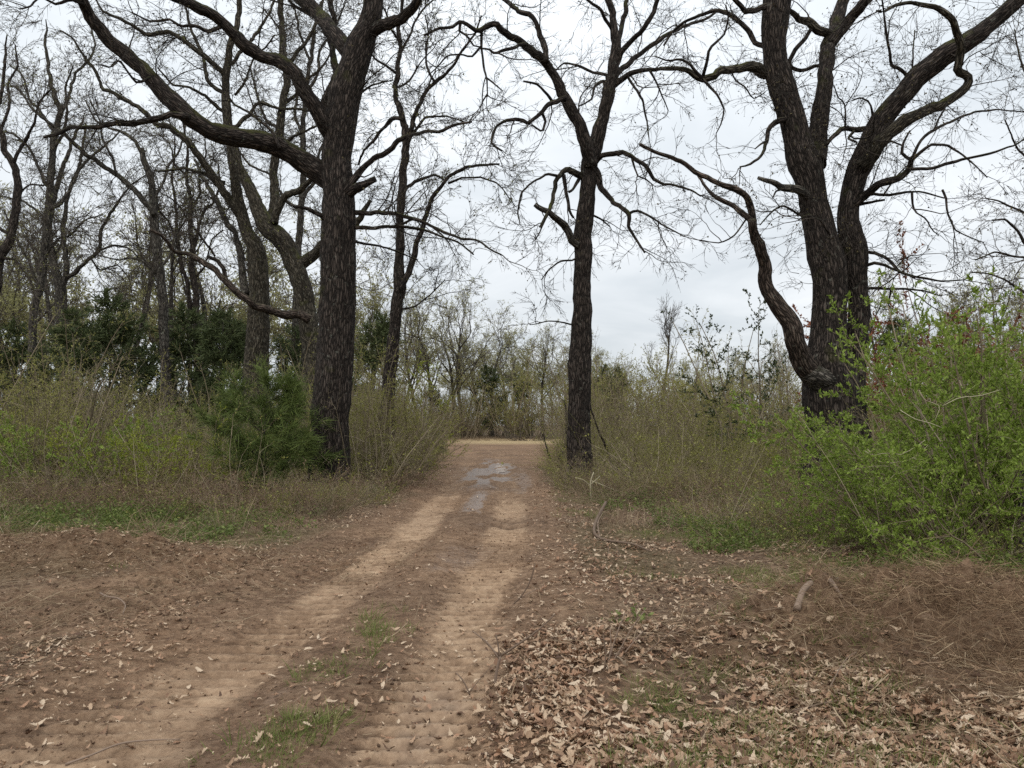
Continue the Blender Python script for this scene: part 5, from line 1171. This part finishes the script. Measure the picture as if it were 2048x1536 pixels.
# ------------------------------------------------------------------ ground cover
def off_scene(objs_meshes, name):
    c = bpy.data.collections.new(name)
    for i, (me) in enumerate(objs_meshes):
        o = bpy.data.objects.new('%s_%02d' % (name, i), me); c.objects.link(o)
    return c
def scatter(name, pts, rot, scl, idx, coll):
    me = bpy.data.meshes.new(name); me.vertices.add(len(pts)); me.vertices.foreach_set('co', np.ascontiguousarray(pts, np.float32).ravel())
    a = me.attributes.new('rot', 'FLOAT_VECTOR', 'POINT'); a.data.foreach_set('vector', np.ascontiguousarray(rot, np.float32).ravel())
    a = me.attributes.new('scl', 'FLOAT', 'POINT'); a.data.foreach_set('value', np.ascontiguousarray(scl, np.float32))
    a = me.attributes.new('idx', 'INT', 'POINT'); a.data.foreach_set('value', np.ascontiguousarray(idx, np.int32))
    o = link(name, me, kind='stuff')
    ng = bpy.data.node_groups.new(name, 'GeometryNodeTree')
    ng.interface.new_socket('Geometry', in_out='INPUT', socket_type='NodeSocketGeometry'); ng.interface.new_socket('Geometry', in_out='OUTPUT', socket_type='NodeSocketGeometry')
    n = ng.nodes; gi = n.new('NodeGroupInput'); go = n.new('NodeGroupOutput')
    ci = n.new('GeometryNodeCollectionInfo'); ci.inputs['Collection'].default_value = coll; ci.inputs['Separate Children'].default_value = True; ci.inputs['Reset Children'].default_value = True
    ip = n.new('GeometryNodeInstanceOnPoints'); ip.inputs['Pick Instance'].default_value = True
    def na(nm, ty):
        q = n.new('GeometryNodeInputNamedAttribute'); q.data_type = ty; q.inputs['Name'].default_value = nm
        return next(s for s in q.outputs if s.enabled and s.name == 'Attribute')
    l = ng.links.new
    l(gi.outputs[0], ip.inputs['Points']); l(ci.outputs[0], ip.inputs['Instance']); l(na('idx', 'INT'), ip.inputs['Instance Index'])
    l(na('rot', 'FLOAT_VECTOR'), ip.inputs['Rotation']); l(na('scl', 'FLOAT'), ip.inputs['Scale']); l(ip.outputs[0], go.inputs[0])
    o.modifiers.new('scatter', 'NODES').node_group = ng
    return o

# oak leaves with lobes, curled
def oak_leaf(seed, curl):
    r = np.random.default_rng(seed)
    ys = np.array([0, .14, .24, .36, .46, .58, .68, .80, .90, 1.0]); ws = np.array([.012, .05, .12, .085, .18, .115, .21, .135, .11, .01]) * r.uniform(.8, 1.2, 10)
    wsr = np.array([.012, .06, .11, .09, .17, .12, .20, .14, .10, .01]) * r.uniform(.8, 1.2, 10)
    n = len(ys)
    sh = np.array([0, 0, .03, -.02, .05, -.03, .05, 0, .04, 0])
    mid = np.stack([r.normal(size=n) * .008, ys, np.zeros(n)], -1)
    lf = np.stack([-ws, ys + sh, np.zeros(n)], -1); rt = np.stack([wsr, ys + sh, np.zeros(n)], -1)
    V = np.concatenate([lf, mid, rt]); V[:, 1] -= .5
    x, y = V[:, 0], V[:, 1]
    V[:, 2] = curl[0] * x * x * 3 + curl[1] * y * y * 1.2 + curl[2] * x * y * 2 + .03 * np.sin(y * 9 + seed) 
    i = np.arange(n - 1)
    F = np.concatenate([np.stack([i, i + n, i + n + 1, i + 1], -1), np.stack([i + n, i + 2 * n, i + 2 * n + 1, i + n + 1], -1)])
    V[:, 2] -= V[:, 2].min()
    return mk_mesh('oak_leaf', V, [F[:, ::-1]], M_leaf, smooth=True)
LEAVES = [oak_leaf(1, (.9, .5, .3)), oak_leaf(2, (-.8, .35, -.4)), oak_leaf(3, (.4, -.5, .6)), oak_leaf(4, (1.5, .3, -.2)), oak_leaf(5, (-.4, .8, .5)), oak_leaf(6, (2.2, .9, .2))]
def leaf_density(x, y):
    s, hw, wob, road, tl, tr, lt, arc, turn, rm, rm2, lm = masks(x, y)
    d = np.full(np.shape(x), .5)
    d = np.where(road > .5, .17 - .10 * np.maximum(tl, tr), d)
    d = np.where((s < -1.4) & (y < 9), d * .62, d)
    edge = np.exp(-((np.abs(s) - hw - .25) / .45) ** 2); d = np.maximum(d, .55 * edge)
    right = sstep(.75, 1.5, s) * (1 - sstep(5.2, 7.5, y)); d = np.maximum(d, right * 1.2 * (.16 + 1.0 * sstep(.25, .65, vnoise(x * 1.1 + 5, y * 1.3)) + .5 * sstep(1.2, 2.2, s) * (1 - sstep(4.2, 5.0, y))))
    d = d * (1 - .9 * np.clip(1.4 * rm + rm2 * 1.1, 0, 1)); d = d * (1 - .85 * turn * (1 - road) * (1 - sstep(9, 11, np.abs(x)))) 
    d = d + .7 * lm
    gr = sstep(9.6, 10.6, y) * (1 - sstep(13, 15, y)) * (1 - sstep(-3.4, -2.6, x)); d = d * (1 - .7 * gr)
    clump = .35 + 1.3 * sstep(.3, .7, fbm(x + 31, y, 3, 1.1))
    return np.clip(d * clump, 0, 1.3) * (.8 + .3 * right)
N0 = 560000
ly = 2.3 + 26 * rng.random(N0) ** 2.1; lx = rng.uniform(-1, 1, N0) * (.72 * ly + 1.6)
keep_p = leaf_density(lx, ly) * np.clip(1.0 * (ly / 4.0) ** -.15, 0, 1)
k_ = rng.random(N0) < keep_p * .6
lx, ly = lx[k_], ly[k_]; nl = len(lx)
lz = ground_h(lx, ly) + rng.uniform(.0, .022, nl)
lrot = np.stack([rng.normal(size=nl) * .22, rng.normal(size=nl) * .22, rng.uniform(0, 6.28, nl)], -1)
lsc = rng.uniform(.038, .088, nl) * np.where(rng.random(nl) < .3, .62, 1) * np.where(lx - road_x(ly) > .9, 1.15, .9)
lix = rng.integers(0, 6, nl)
small = (rng.random(nl) < np.where((lx > .2) & (ly < 5.2), .45, .62)); lsc = np.where(small, lsc * rng.uniform(.22, .55, nl), lsc)
inframe = (np.abs(lx) < .655 * ly) & (ly > 3.5)
score = np.where(inframe, lsc / ly, 0); big = np.zeros(nl, bool); big[np.argsort(-score)[:295]] = True
for i in np.where(big)[0]:
    sd = lx[i] - road_x(ly[i])
    if sd > 1.25: lb, gp = 'dry tan lobed oak leaf in the dense leaf litter right of the road', 'dry oak leaves on the right verge'
    elif sd < -1.3: lb, gp = 'dry brown oak leaf on the ground left of the wheel tracks', 'dry oak leaves left of the tracks'
    else: lb, gp = 'single dry oak leaf lying on the bare soil between the wheel tracks', 'dry oak leaves on the road'
    o = link('fallen_leaf', LEAVES[lix[i]], None, (lx[i], ly[i], lz[i]), None, lb, 'leaf', gp)
    o.rotation_euler = tuple(lrot[i]); o.scale = (lsc[i],) * 3
r_ = ~big
scatter('leaf_litter', np.stack([lx, ly, lz], -1)[r_], lrot[r_], lsc[r_], lix[r_], off_scene(LEAVES, 'litter_leaf'))

def tuft(seed, n, h, sp, wid, m, lean=.5, K=4, arch=-.12):
    global rng
    keep = rng; rng = np.random.default_rng(seed)
    a = rng.uniform(0, 6.28, n); r = sp * np.sqrt(rng.random(n))
    p = np.stack([r * np.cos(a), r * np.sin(a), np.full(n, -.01)], -1)
    d = np.stack([np.cos(a) * lean, np.sin(a) * lean, np.ones(n)], -1) + rng.normal(size=(n, 3)) * .3
    P = grow(p, d, rng.uniform(.4, 1.1, n) * h, K, .12, arch)
    g = Geo(); ribbons(g, P, np.linspace(1, .2, K)[None] * (wid * rng.uniform(.6, 1.3, n))[:, None])
    rng = keep
    return g.mesh('tuft', m)
def herb(seed, n, h, sp, lsz, m):
    global rng
    keep = rng; rng = np.random.default_rng(seed)
    ns = 12; a = rng.uniform(0, 6.28, ns)
    P = grow(np.stack([np.cos(a) * sp * .3, np.sin(a) * sp * .3, a * 0], -1), np.stack([np.cos(a) * .8, np.sin(a) * .8, np.ones(ns)], -1), rng.uniform(.5, 1.2, ns) * h, 5, .15, -.03)
    g = Geo(); add_tubes(g, P, taper(np.full(ns, .003), 5), 3)
    i = rng.integers(0, ns, n); j = rng.integers(1, 5, n); p = P[i, j] + rng.normal(size=(n, 3)) * .035
    d = rng.normal(size=(n, 3)); d[:, 2] = np.abs(d[:, 2]) * .4
    leafquads(g, p, d, rng.uniform(.6, 1.3, n) * lsz, .6, .3)
    rng = keep
    return g.mesh('herb', m)
def weedy(seed, n, h, m, sp=.25, br=3.0):
    global rng
    keep = rng; rng = np.random.default_rng(seed)
    a = rng.uniform(0, 6.28, n); r = sp * np.sqrt(rng.random(n))
    P = grow(np.stack([r * np.cos(a), r * np.sin(a), a * 0 - .02], -1), rng.normal(size=(n, 3)) * .8 + np.array([0, 0, 1]), rng.uniform(.5, 1.25, n) * h, 5, .27, -.04); R = taper(np.full(n, .003), 5, .4)
    P1, R1 = children(P, R, br / h * 1.2, .25, 1, (25, 70), (h * .15, h * .45), 4, .2, 0, rmin=.0017, tips=1)
    g = Geo(); add_tubes(g, P, R, 3); ribbons(g, P1, R1 * 2.2)
    rng = keep
    return g.mesh('weed', m)
def pick(n, fx, fy, dens):
    y = fy(rng.random(n)); x = fx(rng.random(n), y)
    k = rng.random(n) < dens(x, y); x, y = x[k], y[k]
    return np.stack([x, y, ground_h(x, y)], -1)
def rots(n, t=.12): return np.stack([rng.normal(size=n) * t, rng.normal(size=n) * t, rng.uniform(0, 6.28, n)], -1)
wide = lambda u, y: (u * 2 - 1) * (.72 * y + 2)

# green grass: left verge, strip between the tracks, patches on the right verge
gc = off_scene([tuft(201, 18, .11, .06, .005, M_grass), tuft(202, 22, .09, .09, .0045, M_grass, .9), tuft(203, 14, .14, .07, .005, M_grass, .8)], 'grass_tuft')
def gdens(x, y):
    s, hw, wob, road, tl, tr, lt, arc, turn, rm, rm2, lm = masks(x, y)
    n = sstep(.40, .62, fbm(x + 3, y + 11, 3, 1.2))
    lv = sstep(9.3, 10.0, y + .2 * x * 0) * (1 - sstep(13.5, 15.5, y)) * (1 - sstep(-3.3, -2.4, x)) * .34 * (.05 + n)
    midl = np.exp(-((s - .03) / .16) ** 2) * sstep(3.2, 3.8, y) * (1 - sstep(5.6, 6.6, y)) * (.02 + .8 * sstep(.47, .62, fbm(x, y, 2, 2.3)))
    rv = sstep(1.3, 2.0, s) * .5 * sstep(.54, .66, fbm(x + 9, y, 3, .9)) * (1 - .7 * rm)
    left = (1 - sstep(-2.6, -1.9, s)) * (1 - sstep(6, 8, y)) * .45 * sstep(.53, .66, fbm(x, y + 5, 3, 1.1)) * (1 - turn)
    th = .12 * n * sstep(12, 16, y) * (1 - road)
    return np.clip(lv + midl + rv + left + th, 0, 1) * (1 - .9 * np.maximum(tl, tr) * (np.abs(s) < 1.3))
p = pick(60000, wide, lambda u: 2.5 + 24 * u ** 1.5, gdens); n = len(p)
scatter('grass', p, rots(n), rng.uniform(.5, 1.15, n), rng.integers(0, 3, n), gc)

# leafy ground plants on the left verge and under the right shrubs
hc = off_scene([herb(211, 60, .22, .25, .045, M_herb), herb(212, 80, .3, .3, .04, M_herb), herb(213, 50, .16, .3, .05, M_herb)], 'herb_clump')
def hdens(x, y):
    n = sstep(.38, .6, fbm(x + 13, y + 2, 3, .8))
    s = x - road_x(y)
    lv = sstep(9.7, 10.8, y + .8 * (fbm(x, y * 0, 2, .7) - .5)) * (1 - sstep(14, 16.5, y)) * (1 - sstep(-3.6, -2.6, x)) * (.10 + .55 * n)
    base = np.exp(-(((x + 4.1) / 1.1) ** 2 + ((y - 16.6) / .8) ** 2)) * .9
    rv = (y > rfront(x) - .8) * (x > 1.5) * .30 * n
    rd = np.exp(-(((x - 2.65) / .35) ** 2 + ((y - 9.6) / .3) ** 2)) + .5 * np.exp(-(((x - .75) / .12) ** 2 + ((y - 5.6) / .15) ** 2))
    return np.clip(lv + base + rv + rd + .06 * n * (np.abs(s) > 2.4) * (y > 12), 0, 1)
p = pick(16000, wide, lambda u: 3.5 + 20 * u ** 1.2, hdens); n = len(p)
scatter('ground_plants', p, rots(n), rng.uniform(.55, 1.2, n), rng.integers(0, 3, n), hc)

# dead weeds and fine dry stalks filling the thickets
wc = off_scene([weedy(221, 26, .7, M_weedred), weedy(222, 20, .85, M_straw, .3), weedy(223, 30, .5, M_brush, .3), weedy(224, 20, 1.0, M_brush, .3, 4), herb(225, 110, .75, .5, .035, M_olive), herb(226, 90, .95, .5, .04, M_olive)], 'weed_clump')
def wdens(x, y):
    s = x - road_x(y); hw = road_half(y)
    L = (x < -2.3) * np.maximum(sstep(12.2, 14.2, y + .12 * np.minimum(0, x + 5)), .16 * sstep(9.6, 10.4, y)) * sstep(.7, 1.3, np.abs(s) - hw + .4)
    R = (x > 1.1) * sstep(-.2, 1.2, y - rfront(x)) * sstep(.3, .9, np.abs(s) - hw + .2)
    return np.clip((L + R) * (.06 + 1.15 * sstep(.25, .75, vnoise(x * .8, y * .6))), 0, 1) * (1 - sstep(40, 52, y))
p = pick(24000, wide, lambda u: 6.5 + 36 * u ** 1.25, wdens); n = len(p)
scatter('dry_weeds', p, rots(n, .15), rng.uniform(.5, 1.15, n) * (1 - .25 * (p[:, 1] < 15)), rng.choice([0, 1, 2, 3, 3, 1, 4, 5], n), wc)
# taller leafy growth that thickens the brush
oc = off_scene([herb(231, 90, 1.5, .6, .05, M_olive), herb(232, 110, 1.9, .6, .055, M_olive), herb(233, 70, 1.2, .6, .045, M_yellowgreen)], 'leafy_clump')
def odens(x, y): return wdens(x, y) * (y > 16.5) * clearv(x, y) * (.25 + .9 * sstep(.4, .65, fbm(x, y + 40, 3, .35)))
def clearv(x, y):
    r = np.ones_like(x)
    for tx, ty in TRUNKS: r = r * np.where((np.abs(x - tx * y / ty) < .75) & (y < ty + .4) & (y > ty - 5), 0, 1)
    return r
p = pick(6500, wide, lambda u: 15 + 36 * u, odens); n = len(p)
scatter('undergrowth', p, rots(n, .12), rng.uniform(.7, 1.3, n), rng.choice([0, 0, 1, 1, 2], n), oc)
# straw coloured grass along the far side of the clearing and beside the bare bank
sc_ = off_scene([tuft(241, 40, .35, .25, .012, M_straw, .6), tuft(242, 30, .5, .2, .01, M_straw, .4)], 'straw_tuft')
def sdens(x, y):
    s = x - road_x(y)
    f_ = sstep(64, 67, y) * (np.abs(x) < 16) * .8
    v = (np.abs(s) > road_half(y) + .2) * (y > 9) * (y < 30) * .16 * sstep(.45, .6, fbm(x + 77, y, 3, .7))
    c_ = ((x > 1.2) & (y > 24) & (y < 48)) * .12
    return f_ + v + c_
p = pick(9000, wide, lambda u: 6 + 70 * u, sdens); n = len(p)
scatter('straw_grass', p, rots(n, .2), rng.uniform(.5, 1.1, n), rng.integers(0, 2, n), sc_)

# roots and needles on the churned mounds, thin debris everywhere
def fibre(seed, n, L, m, sp=.16, w_=.0035):
    global rng
    keep = rng; rng = np.random.default_rng(seed)
    p = rng.normal(size=(n, 3)) * np.array([sp, sp, .012]) + np.array([0, 0, .012])
    d = rng.normal(size=(n, 3)) * np.array([1, 1, .28])
    P = grow(p, d, rng.uniform(.35, 1.2, n) * L, 4, .10, -.02)
    g = Geo(); ribbons(g, P, np.full((n, 4), w_) * rng.uniform(.5, 1.5, (n, 1)))
    rng = keep
    return g.mesh('fibre', m)
fc = off_scene([fibre(251, 60, .10, M_needle, .13, .0019), fibre(252, 34, .16, M_needle, .15, .0019), fibre(253, 14, .22, M_straw, .2, .004), fibre(254, 7, .16, M_brush_red, .2, .003)], 'debris_clump')
def fdens(x, y):
    s, hw, wob, road, tl, tr, lt, arc, turn, rm, rm2, lm = masks(x, y)
    e = .14 * (1 - road) + .012
    return np.clip(.85 * rm + .75 * rm2 + .55 * lm + e + .12 * turn, 0, 1)
p = pick(52000, wide, lambda u: 2.4 + 14 * u ** 1.6, fdens); n = len(p)
s, hw, wob, road, tl, tr, lt, arc, turn, rm, rm2, lm = masks(p[:, 0], p[:, 1])
on = rng.random(n) < np.clip(rm + rm2 + .5 * lm, 0, .92)
scatter('root_debris', p + np.array([0, 0, .004]), rots(n, .25), rng.uniform(.5, 1.15, n), np.where(on, rng.integers(0, 2, n), rng.integers(2, 4, n)), fc)

# soil crumbs
def clod(seed):
    r = np.random.default_rng(seed)
    import bmesh
    bm = bmesh.new(); bmesh.ops.create_icosphere(bm, subdivisions=1, radius=.5)
    for v in bm.verts: v.co *= r.uniform(.65, 1.2); v.co.z *= .62
    me = bpy.data.meshes.new('clod'); bm.to_mesh(me); bm.free(); me.materials.append(M_clod); return me
cc = off_scene([clod(i) for i in range(4)], 'clod')
def cdens(x, y):
    s, hw, wob, road, tl, tr, lt, arc, turn, rm, rm2, lm = masks(x, y)
    e = np.exp(-((np.abs(np.abs(s) - .7) - .42) / .16) ** 2) * road
    lug = np.sin(2 * np.pi * (y + .25 * np.abs(np.abs(s) - .7) + .05 * (fbm(x, y, 2, 1.7) - .5)) / .16 + 1.5 * np.sign(s))
    lugm = sstep(.55, .95, lug) * sstep(.3, .7, np.maximum(tl, tr)) * sstep(.35, .6, vnoise(x * 1.3 + 40, y * .7)) * sstep(2.5, 4, y)
    return np.clip(.10 * road + .5 * e * (.3 + vnoise(x * 2, y)) + .55 * np.maximum(turn - .2, 0) * (1 - sstep(9, 11, np.abs(x))) + .8 * rm + .5 * rm2 + .6 * lm, 0, 1) * (1 - .7 * np.maximum(tl, tr)) + .5 * lugm
p = pick(90000, lambda u, y: (u * 2 - 1) * np.minimum(.70 * y + .6, 7), lambda u: 2.6 + 13 * u ** 1.5, cdens); n = len(p)
scatter('soil_crumbs', p, rots(n, .6), rng.uniform(.005, .022, n) * rng.choice([.6, 1, 1, 1.5], n) * np.where((p[:, 0] < -2.4) & (rng.random(n) < .3), 2.3, 1), rng.integers(0, 4, n), cc)

tt = 0; seen = set()
for o in S.objects:
    if o.type == 'MESH' and o.data.name not in seen:
        seen.add(o.data.name); tt += sum(1 for _ in ()) + len(o.data.loops) - 2 * len(o.data.polygons)
print('TRIS', tt, 'objects', len(S.objects))
